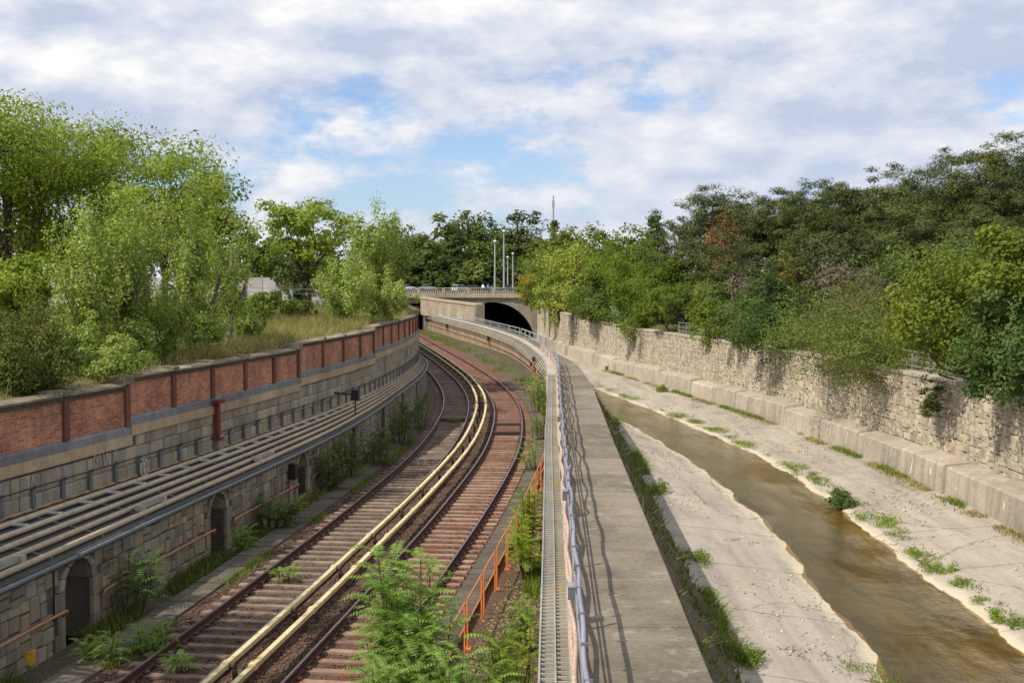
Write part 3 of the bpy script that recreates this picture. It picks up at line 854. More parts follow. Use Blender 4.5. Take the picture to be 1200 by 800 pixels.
ret = thing('retaining_wall', 'stone retaining wall with arched niches along the left track', 'wall', (fW(30.), 30., 0))
ret.location = (0, 0, 0)
mb = MB()
cuts = sorted(niche_s)
s_prev = PW.s_of(9)
for sc, hw in cuts + [(PW.L + 5, 0)]:
    e = min(sc - hw, PW.L)
    if e > s_prev:
        sweep(PW, s_prev, e, 0.6, [(-0.6, Z_BASE), (-0.03, Z_BASE), (-0.03, Z_RIM - 0.14), (-0.6, Z_RIM - 0.14)], caps=True, mb=mb)
    s_prev = sc + hw
mb.build('wall_core', M['mortar'], ret)
for sc, hw in cuts:
    nb = MB()
    n = 10
    us = [-hw + 2 * hw * k / n for k in range(n + 1)]
    F_ = [PW.pt(sc + u, -0.03, arch_z(u, hw)) for u in us]       # arch, front
    T_ = [PW.pt(sc + u, -0.03, Z_RIM - 0.14) for u in us]
    B_ = [PW.pt(sc + u, -0.62, arch_z(u, hw)) for u in us]
    nb.add(F_ + T_, [(k, k + 1, n + 1 + k + 1, n + 1 + k) for k in range(n)])
    nb.add(F_ + B_, [(k, n + 1 + k, n + 1 + k + 1, k + 1) for k in range(n)])
    lo = [PW.pt(sc + u, -0.62, Z_BASE) for u in us]
    nb.add(B_ + lo, [(k, k + 1, n + 1 + k + 1, n + 1 + k) for k in range(n)])
    for u in (-hw, hw):
        a = [PW.pt(sc + u, -0.03, Z_BASE), PW.pt(sc + u, -0.62, Z_BASE), PW.pt(sc + u, -0.62, N_SPR), PW.pt(sc + u, -0.03, N_SPR)]
        nb.add(a, [(0, 1, 2, 3)])
    nb.build('niche', M['ashlar_obj'], ret)
    # dressed jamb stones round the opening
    for sgn in (-1, 1):
        z = Z_BASE
        k = 0
        while z < N_SPR - 0.05:
            h = 0.42 if k % 2 else 0.5
            h = min(h, N_SPR - z)
            w = 0.30 if k % 2 else 0.42
            m2 = MB()
            uu = sgn * (hw + w / 2 + 0.002)
            p = PW.pt(sc + uu, 0.0, z + h / 2)
            m2.box(p, (w - 0.015, 0.12, h - 0.015), PW.ang(sc + uu))
            m2.build('jamb_stone', M['ashlar_obj'], ret)
            z += h; k += 1
    nv = 7
    for k in range(nv):
        a0, a1 = math.pi * k / nv + 0.02, math.pi * (k + 1) / nv - 0.02
        m2 = MB()
        pts = []
        for dd_ in (-0.10, 0.055):
            for a, rr in ((a0, 1.0), (a1, 1.0), (a1, 1.42), (a0, 1.42)):
                u = hw * math.cos(a) * (rr if rr == 1 else 1.36)
                zz = N_SPR + (N_TOP - N_SPR) * math.sin(a) * 1.0 + (0.0 if rr == 1 else 0.10 * math.sin(a))
                if rr == 1: zz += 0.004
                pts.append(PW.pt(sc + u, dd_, min(zz, Z_RIM - 0.15)))
        m2.add(pts, [(4, 5, 6, 7), (0, 1, 5, 4), (1, 2, 6, 5), (2, 3, 7, 6), (3, 0, 4, 7)])
        m2.build('arch_stone', M['ashlar_obj'], ret)


def skip_niche(qc, l, z0, z1):
    for sc, hw in niche_s:
        if abs(qc - sc) < hw + 0.40 + l * 0.5 * 0.9 and z0 < N_TOP - 0.02:
            if abs(qc - sc) < hw + l / 2 + 0.02 or z0 < N_SPR:
                if abs(qc - sc) < hw + 0.36 + l * 0.32:
                    return True
    return False


lay_stones(PW, +1, 15, 86, lambda y: Z_BASE, lambda y: Z_RIM - 0.15, 0.52, 0.36, ret, M['ashlar_obj'], M['ashlar_attr'], skip=skip_niche, seed=3, jitter=0.62, bev=0.05, limit=290, wob=0.03, cjit=0.3,
           key=lambda t: abs(t[7] - 17) / math.sqrt(t[1] * t[3]))

# ledge (sloping slab) carrying the cable trays, with upper wall
def ledge_curve(f): return lambda y: fW(y) + (fU(y) - fW(y)) * f
mb = MB()
q = np.arange(9, Yend, 0.7)
vs, fs = [], []
for y in q:
    w, u = fW(y), fU(y)
    vs += [(w + 0.06, y, Z_RIM - 0.14), (w + 0.06, y, Z_RIM), (u - 0.02, y, Z_RIM + 0.45), (u - 0.02, y, Z_RIM - 0.14)]
for i in range(len(q) - 1):
    a = i * 4
    for j in range(4):
        fs.append((a + j, a + 4 + j, a + 4 + (j + 1) % 4, a + (j + 1) % 4))
mb.add(vs, fs)
mb.build('ledge', M['tray_dark'], ret)


def lz(f): return Z_RIM + 0.45 * f


# upper wall: sections rise in steps
SEC = [(8, 31.1, 3.2, 4.62), (31.1, 44.4, 3.45, 4.82), (44.4, 57.0, 3.62, 5.04), (57.0, 83.0, 3.80, 5.22), (83.0, 120.0, 3.95, 5.36), (120., 184.4, 4.1, 5.5)]


def sec_of(y):
    for a, b, s_, t_ in SEC:
        if y < b: return a, b, s_, t_
    return SEC[-1]


upw = thing('upper_wall', 'pale block wall under the brick parapet, above the cable ledge', 'wall')
mb = MB()
for a, b, st, tp in SEC:
    sweep(PU, PU.s_of(a), PU.s_of(b), 0.6, [(-0.5, 1.2), (-0.02, 1.2), (-0.02, st - 0.27), (-0.5, st - 0.27)], mb=mb)
mb.build('wall_core', M['mortar'], upw)
lay_stones(PU, +1, 15, 95, lambda y: Z_RIM + 0.42, lambda y: sec_of(y)[2] - 0.28, 0.46, 0.62, upw, M['block_obj'], M['block_attr'], depth=0.10, gap=0.008, seed=5, limit=295, cjit=0.08,
           key=lambda t: abs(t[7] - 18) / math.sqrt(t[1] * t[3]))

# brick parapet with bays
par = thing('brick_wall', 'red brick parapet wall with dark coping and piers on the left', 'wall')
BAY = 2.83


def bay(s0, s1, st, tp, end_pier, big):
    f = lambda n, prof, m: sweep(PU, s0 + 0.004, s1 - 0.004, 0.8, prof, mb=MB()).build(n, m, par)
    f('sandstone_course', rect(-0.5, 0.10, st - 0.268, st), M['sandstone'])
    f('plinth', [(-0.44, st + 0.003), (0.045, st + 0.003), (0.045, st + 0.20), (0.0, st + 0.25), (-0.44, st + 0.25)], M['plinth'])
    pw = 0.24
    m = sweep(PU, s0 + 0.004, s1 - pw, 0.8, rect(-0.40, 0.0, st + 0.253, tp - 0.20)); m.build('brick_panel', M['brick'], par)
    m = sweep(PU, s1 - pw + 0.003, s1 - 0.004, 0.8, rect(-0.46, 0.07, st + 0.253, tp - 0.17 + (0.1 if big else 0))); m.build('pier', M['pier'], par)
    h = 0.17
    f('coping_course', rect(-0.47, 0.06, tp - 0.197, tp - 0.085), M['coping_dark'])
    m = sweep(PU, s0 + 0.004, s1 - pw - 0.05, 0.8, [(-0.52, tp - 0.082), (0.09, tp - 0.082), (0.09, tp - 0.03), (-0.2, tp + 0.02), (-0.52, tp - 0.02)]); m.build('coping', M['coping'], par)
    hz = 0.16 if big else 0.05
    m = sweep(PU, s1 - pw - 0.09 - (0.12 if big else 0), s1 + 0.05, 0.8, [(-0.58, tp - 0.08 + hz * .3), (0.14, tp - 0.08 + hz * .3), (0.14, tp + hz), (-0.2, tp + hz + 0.03), (-0.58, tp + hz)]); m.build('pier_cap', M['coping'], par)


for a, b, st, tp in SEC:
    sa, sb = PU.s_of(a), PU.s_of(b)
    n = max(1, round((sb - sa) / BAY))
    for k in range(n):
        s0, s1 = sb - (sb - sa) * (k + 1) / n, sb - (sb - sa) * k / n
        if PU.at(s1)[1] < 13: continue
        bay(s0, s1, st, tp, True, k == 0)

# cable trays on the left ledge
trays = thing('cable_tray', 'bundle of cream cable trunkings on the ledge of the left wall', 'cable tray')
for f in (0.07, 0.26, 0.45, 0.64, 0.84):
    P = Path(ledge_curve(f), 10, 130)
    wid = lambda y: float(np.clip((fW(y) - fU(y)) / 1.9, 0.22, 1))
    sweep(P, 0, P.L, 0.8, circ(0, lz(f) + 0.10, 0.070, 8), kf=wid).build('trunking', M['trunking'], trays, True)
P = Path(ledge_curve(0.74), 10, 90)
sweep(P, 0, P.L, 0.8, rect(-0.16, 0.16, lz(.75) + 0.01, lz(.75) + 0.05), kf=wid).build('tray_base', M['tray_blue'], trays)
rungs = []
q = 2.0
while q < P.L:
    y = P.at(q)[1]
    m = MB(); m.box(P.pt(q, 0, lz(.75) + 0.13), (0.10, 0.44 * wid(y), 0.04), P.ang(q)); m.build('rung', M['rung'], trays)
    q += 1.35
# supports under every 2.2 m
q = 1.0
PWs = Path(ledge_curve(0.5), 10, 90)
while q < PWs.L:
    y = PWs.at(q)[1]; w = float(fW(y) - fU(y))
    p = PWs.pt(q, 0, lz(0.5) + 0.03)
    m = MB(); m.box(p, (0.07, w * 0.92, 0.06), PWs.ang(q)); m.v = [(v[0], v[1], v[2] + 0.45 * (-(v[0] - p.x) / max(w, .2))) for v in m.v]
    m.build('support', M['post_blue'], trays)
    q += 2.2
rim = thing('rim_pipe', 'blue grey pipe along the edge of the left ledge', 'pipe')
sweep(PW, PW.s_of(10), PW.s_of(125), 0.8, circ(0.12, Z_RIM - 0.055, 0.058, 8)).build('pipe', M['rim_blue'], rim, True)
q = PW.s_of(12.2)
while q < PW.s_of(80):
    sweep(PW, q, q + 0.12, 0.2, circ(0.12, Z_RIM - 0.055, 0.075, 8)).build('coupling', M['rim_blue'], rim)
    q += 3.1
cab = thing('power_cable', 'orange brown twisted cable lying at the back of the left ledge', 'cable')
P = Path(ledge_curve(0.955), 10, 120)
for k in range(2):
    pts = []
    qq = np.arange(0, P.L, 0.22 if k < 2 else .3)
    for i, s_ in enumerate(qq):
        a = s_ * 5.2 + k * math.pi
        pts.append(P.pt(s_, 0.018 * math.cos(a), lz(0.955) + 0.12 + 0.018 * math.sin(a)))
    m = MB(); m.tube(pts, 0.028, 5); m.build('strand', M['copper'], cab, True)
# handrail on upper wall
hr = thing('wall_rail', 'thin dark rail on short blue posts along the upper left wall', 'railing')
sweep(PU, PU.s_of(10), PU.s_of(110), 0.8, circ(0.16, Z_RIM + 0.45 + 0.62, 0.017, 6)).build('rail', M['bracket'], hr, True)
q = PU.s_of(11)
while q < PU.s_of(84):
    m = MB(); m.box(PU.pt(q, 0.105, Z_RIM + 0.45 + 0.32), (0.13, 0.045, 0.62), PU.ang(q)); m.build('post', M['post_blue'], hr)
    m = MB(); m.box(PU.pt(q, 0.15, Z_RIM + 0.45 + 0.62), (0.05, 0.06, 0.05), PU.ang(q)); m.build('clip', M['bracket'], hr)
    q += 1.22
# coiled cable loops hanging on the wall
for y in (33.2, 38.2, 22.2):
    o = thing('cable_coil', {33.2: 'small pale cable coil on the upper left wall nearest the red downpipe', 38.2: 'small pale cable coil on the upper left wall beyond the red downpipe', 22.2: 'cable coil at the near end of the left trays'}[y], 'cable coil', group='cable coils on the left wall')
    s_ = PU.s_of(y - 1.8)
    c = PU.pt(s_, 0.22, Z_RIM + 0.75)
    t = PU.at(s_)
    m = MB()
    for k in range(2):
        m.tube([c + Vector((t[2], t[3], 0)) * (0.12 * math.cos(a) + k * 0.13) + Vector((0.02 * k, 0, 0.22 * math.sin(a))) for a in np.linspace(0, 2 * math.pi, 14)], 0.022, 5)
    m.build('loop', M['trunk_w'], o, True)
# cable joints (silver boxes) on the tray
for y, lab in ((22.4, 'silver cable joint box on the nearest stretch of the left trays'), (28.9, 'pale cable joint box on the left trays above the second niche'), (36.9, 'pale cable joint box on the left trays above the third niche')):
    o = thing('cable_joint', lab, 'joint box', group='cable joints on the left trays')
    P = Path(ledge_curve(0.12), 10, 60); s_ = P.s_of(y)
    m = MB(); m.box(P.pt(s_, 0, lz(.12) + 0.22), (0.9, 0.13, 0.10), P.ang(s_)); m.build('sleeve', M['galv'], o)
    for u in (-0.6, 0.6):
        m = MB(); m.box(P.pt(s_ + u, 0, lz(.12) + 0.20), (0.16, 0.22, 0.14), P.ang(s_)); m.build('clamp', M['trunk_w'], o)
# red downpipe
o = thing('downpipe', 'faded red iron downpipe with a wide head on the upper left wall', 'downpipe')
s_ = PU.s_of(36.3)
m = MB(); m.box(PU.pt(s_, 0.17, 2.98), (0.19, 0.13, 1.06), PU.ang(s_)); m.build('shaft', M['red'], o)
m = MB(); m.box(PU.pt(s_, 0.22, 3.57), (0.46, 0.24, 0.11), PU.ang(s_)); m.build('head', M['red'], o)
m = MB(); m.box(PU.pt(s_, 0.21, 2.40), (0.34, 0.2, 0.09), PU.ang(s_)); m.build('foot', M['red'], o)
# rusty hand pipes on the lower wall between niches
prev = None
labs = ['rusty hand pipe on the left wall at the lower corner of the picture', 'rusty hand pipe on the left wall between the first and second niche', 'rusty hand pipe on the left wall between the second and third niche',
        'rusty hand pipe on the left wall after the third niche', 'far rusty hand pipe on the left wall near the graffiti']
for (ya, yb), lab in zip(((17.8, 24.0), (25.6, 32.0), (33.4, 39.3), (41.0, 46.8), (48.3, 54.4)), labs):
    o = thing('hand_pipe', lab, 'handrail', group='hand pipes on the left wall')
    sa, sb = PW.s_of(ya), PW.s_of(yb)
    pts = [PW.pt(sa, 0.06, 0.30), PW.pt(sa, 0.16, 0.34), PW.pt(sa + 0.03, 0.17, 0.42)] + [PW.pt(s_, 0.17, 0.43) for s_ in np.linspace(sa + 0.2, sb - 0.2, 10)] + [PW.pt(sb - 0.02, 0.17, 0.42), PW.pt(sb, 0.16, 0.34), PW.pt(sb, 0.06, 0.30)]
    m = MB(); m.tube(pts, 0.032, 6); m.build('pipe', M['pipe_brown'], o, True)
    for s_ in np.linspace(sa + 0.9, sb - 0.9, 3):
        m = MB(); m.tube([PW.pt(s_, 0.04, 0.36), PW.pt(s_, 0.15, 0.38)], 0.018, 5); m.build('bracket', M['bracket'], o)
# thin dark conduit beside niche one
o = thing('conduit', 'thin dark conduit running down beside the first niche', 'conduit')
s_ = PW.s_of(23.6)
m = MB(); m.tube([PW.pt(s_, 0.10, 1.36), PW.pt(s_, 0.085, 0.3)], 0.02, 6); m.build('pipe', M['black'], o)
# black equipment boxes
o = thing('equipment_box', 'black box with white base on the wall beside the third niche', 'equipment box')
s_ = PW.s_of(38.6)
m = MB(); m.box(PW.pt(s_, 0.2, 0.98), (0.30, 0.24, 0.52), PW.ang(s_), taper=0.92); m.build('housing', M['black'], o)
m = MB(); m.box(PW.pt(s_, 0.17, 0.64), (0.16, 0.14, 0.12), PW.ang(s_)); m.build('base', M['galv'], o)
m = MB(); m.tube([PW.pt(s_ - .07, 0.12, 0.58), PW.pt(s_ - .07, 0.11, -0.2)], 0.03, 6); m.tube([PW.pt(s_ + .07, 0.12, 0.58), PW.pt(s_ + .07, 0.11, -0.2)], 0.03, 6); m.build('conduit', M['trunking'], o)
o = thing('loudspeaker', 'black loudspeaker on a dark arm above the left trays', 'loudspeaker')
s_ = PU.s_of(49.0)
m = MB(); m.box(PU.pt(s_, 0.95, 2.55), (0.28, 0.34, 0.44), PU.ang(s_), taper=0.8); m.build('housing', M['black'], o)
m = MB(); m.tube([PU.pt(s_, -0.02, 2.66), PU.pt(s_, 0.9, 2.56)], 0.04, 6); m.tube([PU.pt(s_ + 0.3, 0.0, 2.62), PU.pt(s_, 0.7, 2.58)], 0.025, 6); m.build('arm', M['black'], o)
m = MB(); m.tube([PU.pt(s_, 0.95, 2.33), PU.pt(s_, 0.95, 1.75)], 0.03, 6); m.build('pole', M['black'], o)
# yellow housings bottom-left
o = thing('points_box', 'yellow track equipment box beside the wall in the lower left corner', 'equipment box')
b0 = at(8, 775, 22.6)
m = MB(); m.box((b0.x, b0.y, -0.15), (0.55, 0.42, 0.34), 0.1, taper=0.85); m.build('housing', M['yellow_box'], o)
m = MB(); m.box((b0.x + 0.36, b0.y + 0.15, -0.18), (0.22, 0.25, 0.26), 0.1); m.build('lid', M['yellow_box'], o)
m = MB(); m.tube([(b0.x + 0.1, b0.y, 0.0), (b0.x + 0.1, b0.y, 0.22)], 0.07, 8); m.build('knob', M['yellow_box'], o)
m = MB(); m.box((b0.x, b0.y, -0.36), (0.6, 0.5, 0.12), 0.1); m.build('foot', M['bracket'], o)


# spray-painted scrawls on the walls
def scrawl(name, label, path, s_, d, z, strokes, sz, w=0.03):
    o = thing(name, label, 'graffiti', group='spray paint scrawls on the left walls')
    for st in strokes:
        m = MB()
        P3 = [path.pt(s_ + u * sz, d, z + v * sz) for u, v in st]
        t = Vector((path.at(s_)[2], path.at(s_)[3], 0))
        for a, b in zip(P3, P3[1:]):
            dirv = (b - a).normalized()
            nrm = Vector((t.y, -t.x, 0))
            sd_ = dirv.cross(nrm).normalized() * w / 2
            m.add([a - sd_, a + sd_, b + sd_, b - sd_], [(0, 1, 2, 3)])
        m.build('stroke', M['graffiti'], o)


scrawl('graffiti', 'faint white letters sprayed on the upper left wall before the red downpipe', PU, PU.s_of(29.2), 0.088, 2.55,
       [[(0, 0), (.1, 1), (.35, .3), (.6, 1), (.7, 0)], [(.9, 1), (1.1, 0), (1.3, .7), (1.5, 0), (1.7, 1)], [(2.0, 0), (2.0, 1), (2.4, .8), (2.05, .5), (2.4, 0)]], 0.5)
scrawl('graffiti', 'faint white scrawl sprayed on the nearest stretch of the upper left wall', PU, PU.s_of(26.2), 0.088, 2.4,
       [[(0, 0), (0, 1), (.5, .9), (.6, .4), (0.1, .5)], [(.8, 0), (1.0, 1), (1.3, .2), (1.5, .9)]], 0.45)
scrawl('graffiti', 'white scrawl sprayed on the lower left wall beside the fourth niche', PW, PW.s_of(49.2), 0.085, 0.2,
       [[(0, 0), (.1, 1), (.4, .1), (.6, 1), (.8, 0)], [(1.0, .2), (1.2, 1), (1.5, .8), (1.2, .4), (1.6, .1)], [(1.8, 1), (1.9, 0), (2.4, .1), (2.3, .9), (1.9, .6)], [(2.6, 0), (2.8, 1), (3.1, .1)]], 0.8, 0.06)

# ------------------------------------------------------------------ tracks
def rail_profile(d):
    return [(d - .07, -.172), (d + .07, -.172), (d + .07, -.155), (d + .012, -.135), (d + .012, -.05), (d + .036, -.035), (d + .036, -.008), (d + .028, 0), (d - .028, 0), (d - .036, -.008), (d - .036, -.035), (d - .012, -.05), (d - .012, -.135), (d - .07, -.155)]


sl = MB()
sl.add([(-1.24, -.09, -.5), (1.24, -.09, -.5), (1.24, .09, -.5), (-1.24, .09, -.5),
        (-1.24, -.09, .42), (1.24, -.09, .42), (1.24, .09, .42), (-1.24, .09, .42), (-1.22, -.078, .5), (1.22, -.078, .5), (1.22, .078, .5), (-1.22, .078, .5)],
       [(0, 1, 5, 4), (1, 2, 6, 5), (2, 3, 7, 6), (3, 0, 4, 7), (4, 5, 9, 8), (5, 6, 10, 9), (6, 7, 11, 10), (7, 4, 8, 11), (8, 9, 10, 11)])
for off_, lab, smat in ((-1.505, 'left railway track running in the shade of the retaining wall', 'sleeper_grey'), (1.505, 'right railway track with rust red ballast beside the orange railing', 'sleeper')):
    tr = thing('railway_track', lab, 'railway track', group='railway tracks')
    for r_ in (-0.7525, 0.7525):
        ro = sweep(PM, PM.s_of(9), PM.s_of(238), 0.8, rail_profile(off_ + r_)).build('rail', M['rail'], tr)
        sweep(PM, PM.s_of(9), PM.s_of(238), 0.8, rect(off_ + r_ - .024, off_ + r_ + .024, 0.0015, 0.004)).build('rail_head', M['rail_head'], ro)
    proto = sl.build('sleeper', M[smat], tr)
    ME = {smat: proto.data, 'sleeper_rust': proto.data.copy()}
    ME['sleeper_rust'].materials[0] = M['sleeper_rust']
    bpy.data.objects.remove(proto)
    q = PM.s_of(12.5); i = 0
    far = MB(); far.var = []
    while q < PM.s_of(188):
        rusty = off_ > 0 and (PM.at(q)[1] - 40) / 22 > random.random()
        o = link(bpy.data.objects.new('sleeper', ME['sleeper_rust' if rusty else smat]), tr)
        o.location = PM.pt(q, off_, -0.245 + random.uniform(-.012, .004))
        o.rotation_euler = (0, 0, PM.ang(q) - math.pi / 2 + random.uniform(-.012, .012))
        o.scale = (1, random.uniform(.92, 1.08), 0.15)
        i += 1
        q += 0.605
    # rail fastenings near the camera: one part per track
    fm = MB()
    q = PM.s_of(12.5)
    while q < PM.s_of(60):
        for r_ in (-0.7525, 0.7525):
            for k in (-1, 1):
                fm.box(PM.pt(q, off_ + r_ + k * 0.11, -0.145), (0.12, 0.09, 0.05), PM.ang(q))
        q += 0.605
    fo = fm.build('fastenings', M['rail'], tr); fo['kind'] = 'stuff'

# crossing cable troughs laid over the right track far off
o = thing('cross_duct', 'pair of dark cable ducts crossing the right track in the bend', 'duct')
for y in (57.0, 60.3):
    s_ = PM.s_of(y)
    m = MB(); m.box(PM.pt(s_, 1.505, -0.10), (0.22, 1.36, 0.12), PM.ang(s_)); m.build('duct', M['bracket'], o)
o = thing('cross_duct', 'dark cable duct crossing the left track in the bend', 'duct')
s_ = PM.s_of(62.5)
m = MB(); m.box(PM.pt(s_, -1.505, -0.10), (0.25, 1.36, 0.12), PM.ang(s_)); m.build('duct', M['bracket'], o)

# conductor rails with yellow covers
s_b = [PM.s_of(20.75 + 3.6 * k - 3.6 * 3) for k in range(44)]
for off_, lab in ((-0.27, 'left yellow covered conductor rail between the tracks'), (0.25, 'right yellow covered conductor rail between the tracks')):
    cr = thing('conductor_rail', lab, 'power rail', group='yellow conductor rails')
    for k in range(len(s_b) - 1):
        a, b = s_b[k], s_b[k + 1]
        mid = (a + b) / 2
        for (u0, u1) in ((a + 0.10, mid - 0.012), (mid + 0.012, b - 0.10)):
            z0 = 0.24
            sweep(PM, u0, u1, 0.9, [(off_ - .056, z0 + .035), (off_ + .056, z0 + .035), (off_ + .056, z0 + .122), (off_ + .05, z0 + .128), (off_ - .05, z0 + .128), (off_ - .056, z0 + .122)]).build('cover', M['yellow'], cr)
        sweep(PM, a - 0.095, a + 0.095, 0.3, [(off_ - .07, 0.27), (off_ + .07, 0.27), (off_ + .07, 0.38), (off_ + .06, 0.392), (off_ - .06, 0.392), (off_ - .07, 0.38)]).build('cap', M['cap'], cr)
        sgn = 1 if off_ < 0 else -1
        m = MB()
        m.tube([PM.pt(a, off_ + sgn * 0.0, 0.30), PM.pt(a, off_ + sgn * 0.15, 0.31), PM.pt(a, off_ + sgn * 0.17, 0.22), PM.pt(a, off_ + sgn * 0.17, -0.22)], [0.05, 0.055, 0.05, 0.045], 6)
        m.tube([PM.pt(a, off_ + sgn * 0.17, -0.15), PM.pt(a + 0.25, off_ - sgn * 0.35, -0.19)], 0.04, 5)
        m.build('bracket', M['bracket'], cr)
    sweep(PM, s_b[0], s_b[-1], 0.9, rect(off_ - .03, off_ + .03, 0.17, 0.265)).build('conductor', M['rail'], cr)

# concrete trough paths (single cover slabs)
pp = thing('cable_path', 'grey concrete slab path beside the left track', 'path')
q = PM.s_of(13); proto = None
while q < PM.s_of(92):
    if proto is None:
        m = MB(); m.box((0, 0, 0), (0.545, 0.72, 0.1)); proto = m.build('slab', M['path'], pp); o = proto
    else:
        o = proto.copy(); link(o, pp)
    o.location = PM.pt(q, -3.52, -0.225 + random.uniform(-.012, .012)); o.rotation_euler = (random.uniform(-.02, .02), 0, PM.ang(q) + random.uniform(-.01, .01))
    q += 0.575
pp = thing('cable_path', 'grey brown concrete slab path between the right track and the orange railing', 'path')
q = PM.s_of(14)
while q < PM.s_of(90):
    o = proto.copy(); link(o, pp)
    o.location = PM.pt(q, 3.12, -0.215 + random.uniform(-.01, .01)); o.rotation_euler = (random.uniform(-.02, .02), 0, PM.ang(q)); o.scale = (1, 0.86, 1)
    q += 0.575


# loose ballast stones
def pebbles(name, n, dlo, dhi, y0, y1, size, zfun, mat):
    r = np.random.default_rng(5 + n)
    y = y0 + (y1 - y0) * r.random(n) ** 1.7
    d = dlo + (dhi - dlo) * r.random(n)
    x = fM(y) + d
    z = zfun(d, y)
    oct_ = np.array([(1, 0, 0), (-.9, .3, 0), (0, 1, .1), (0.1, -1, 0), (0, .1, .8), (.1, 0, -.8)], float)
    F0 = np.array([(0, 2, 4), (2, 1, 4), (1, 3, 4), (3, 0, 4), (2, 0, 5), (1, 2, 5), (3, 1, 5), (0, 3, 5)])
    s_ = size * r.uniform(.5, 1.3, n)
    ang = r.random(n) * 6.28
    V = np.repeat(oct_[None], n, 0) * r.uniform(.6, 1.3, (n, 6, 1))
    ca, sa = np.cos(ang)[:, None], np.sin(ang)[:, None]
    X = (V[:, :, 0] * ca - V[:, :, 1] * sa) * s_[:, None] + x[:, None]
    Yv = (V[:, :, 0] * sa + V[:, :, 1] * ca) * s_[:, None] + y[:, None]
    Z = V[:, :, 2] * s_[:, None] * .8 + z[:, None]
    VV = np.stack([X, Yv, Z], 2).reshape(-1, 3)
    FF = (F0[None] + (np.arange(n) * 6)[:, None, None]).reshape(-1, 3)
    o = obj_from_mesh(name, np_mesh(name, VV, FF, mat, var=np.repeat(r.random(n), 6)))
    tag(o, kind='stuff')
    return o


zb = lambda d, y: np.interp(d, [-9, -4.4, -3.9, -3.3, -0.9, -0.55, 0.55, 0.9, 3.0, 3.6, 4.4, 6.5], [-0.42, -0.42, -0.36, -0.22, -0.235, -0.15, -0.15, -0.235, -0.22, -0.36, -0.42, -0.30])
tag(pebbles('ballast_gravel', 46000, -3.1, 3.3, 17, 64, 0.036, zb, M['pebble']), 'rusty brown ballast stones around the sleepers', kind='stuff')
tag(pebbles('rubble_gravel', 4200, 4.25, 5.6, 17, 48, 0.045, zb, M['pebble']), 'loose stones and dead leaves behind the orange railing', kind='stuff')

# ------------------------------------------------------------------ orange railing panels
for k in range(11):
    y0 = 22.0 + 2.36 * k
    s0, s1 = PM.s_of(y0), PM.s_of(y0 + 2.0)
    ords = ['nearest', 'second', 'third', 'fourth', 'fifth', 'sixth', 'seventh', 'eighth', 'ninth', 'tenth', 'farthest'][k]
    o = thing('railing_panel', f'orange tubular railing panel beside the right track, {ords} of the row', 'railing', group='orange railing panels')
    D_ = 3.62
    for s_ in (s0, s1):
        m = MB(); m.tube([PM.pt(s_, D_, -0.42), PM.pt(s_, D_, 0.68)], 0.021, 6); m.build('post', M['orange'], o)
        m = MB(); m.box(PM.pt(s_, D_, -0.38), (0.2, 0.15, 0.04), PM.ang(s_)); m.build('base_plate', M['orange'], o)
    m = MB(); m.tube([PM.pt(s0 - .02, D_, 0.68), PM.pt((s0 + s1) / 2, D_, 0.68), PM.pt(s1 + .02, D_, 0.68)], 0.022, 6); m.build('top_rail', M['orange'], o)
    m = MB(); m.tube([PM.pt(s0, D_, 0.18), PM.pt(s1, D_, 0.18)], 0.019, 6); m.build('middle_rail', M['orange'], o)

# ------------------------------------------------------------------ divider walkway between railway and river
dv = thing('river_wall', 'dividing wall with concrete top between the railway and the river', 'wall')
mb = MB()
ysw = np.arange(8.5, Yend, 0.8)
vs, fs = [], []
for y in ysw:
    a, b = float(fD(y)), float(fE(y)); z = ZD + zD(y) - 0.10
    fo = float(np.interp(y, [0, 60, 90, 185], [2.2, 2.15, 1.55, 1.35]))
    vs += [(a + 0.05, y, -0.8), (a + 0.05, y, z), (b - 0.06, y, z), (b - 0.06, y, z)]
for i in range(len(ysw) - 1):
    A = i * 4
    for j in (0, 1): fs.append((A + j, A + 4 + j, A + 5 + j, A + 1 + j))
mb.add(vs, fs)
mb.build('rail_face', M['divider'], dv)
# revetment on the river side: rough stone courses
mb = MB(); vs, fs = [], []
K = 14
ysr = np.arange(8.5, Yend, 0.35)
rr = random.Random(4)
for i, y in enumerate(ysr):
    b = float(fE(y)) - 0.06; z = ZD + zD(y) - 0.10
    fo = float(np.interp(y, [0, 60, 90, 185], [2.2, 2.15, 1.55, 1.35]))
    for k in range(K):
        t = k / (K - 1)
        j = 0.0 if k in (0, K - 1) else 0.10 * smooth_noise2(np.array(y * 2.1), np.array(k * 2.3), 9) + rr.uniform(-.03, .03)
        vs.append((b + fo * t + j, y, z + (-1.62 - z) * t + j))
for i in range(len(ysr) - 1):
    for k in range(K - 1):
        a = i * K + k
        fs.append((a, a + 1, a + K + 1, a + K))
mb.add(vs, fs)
mb.build('revetment', M['revet'], dv)
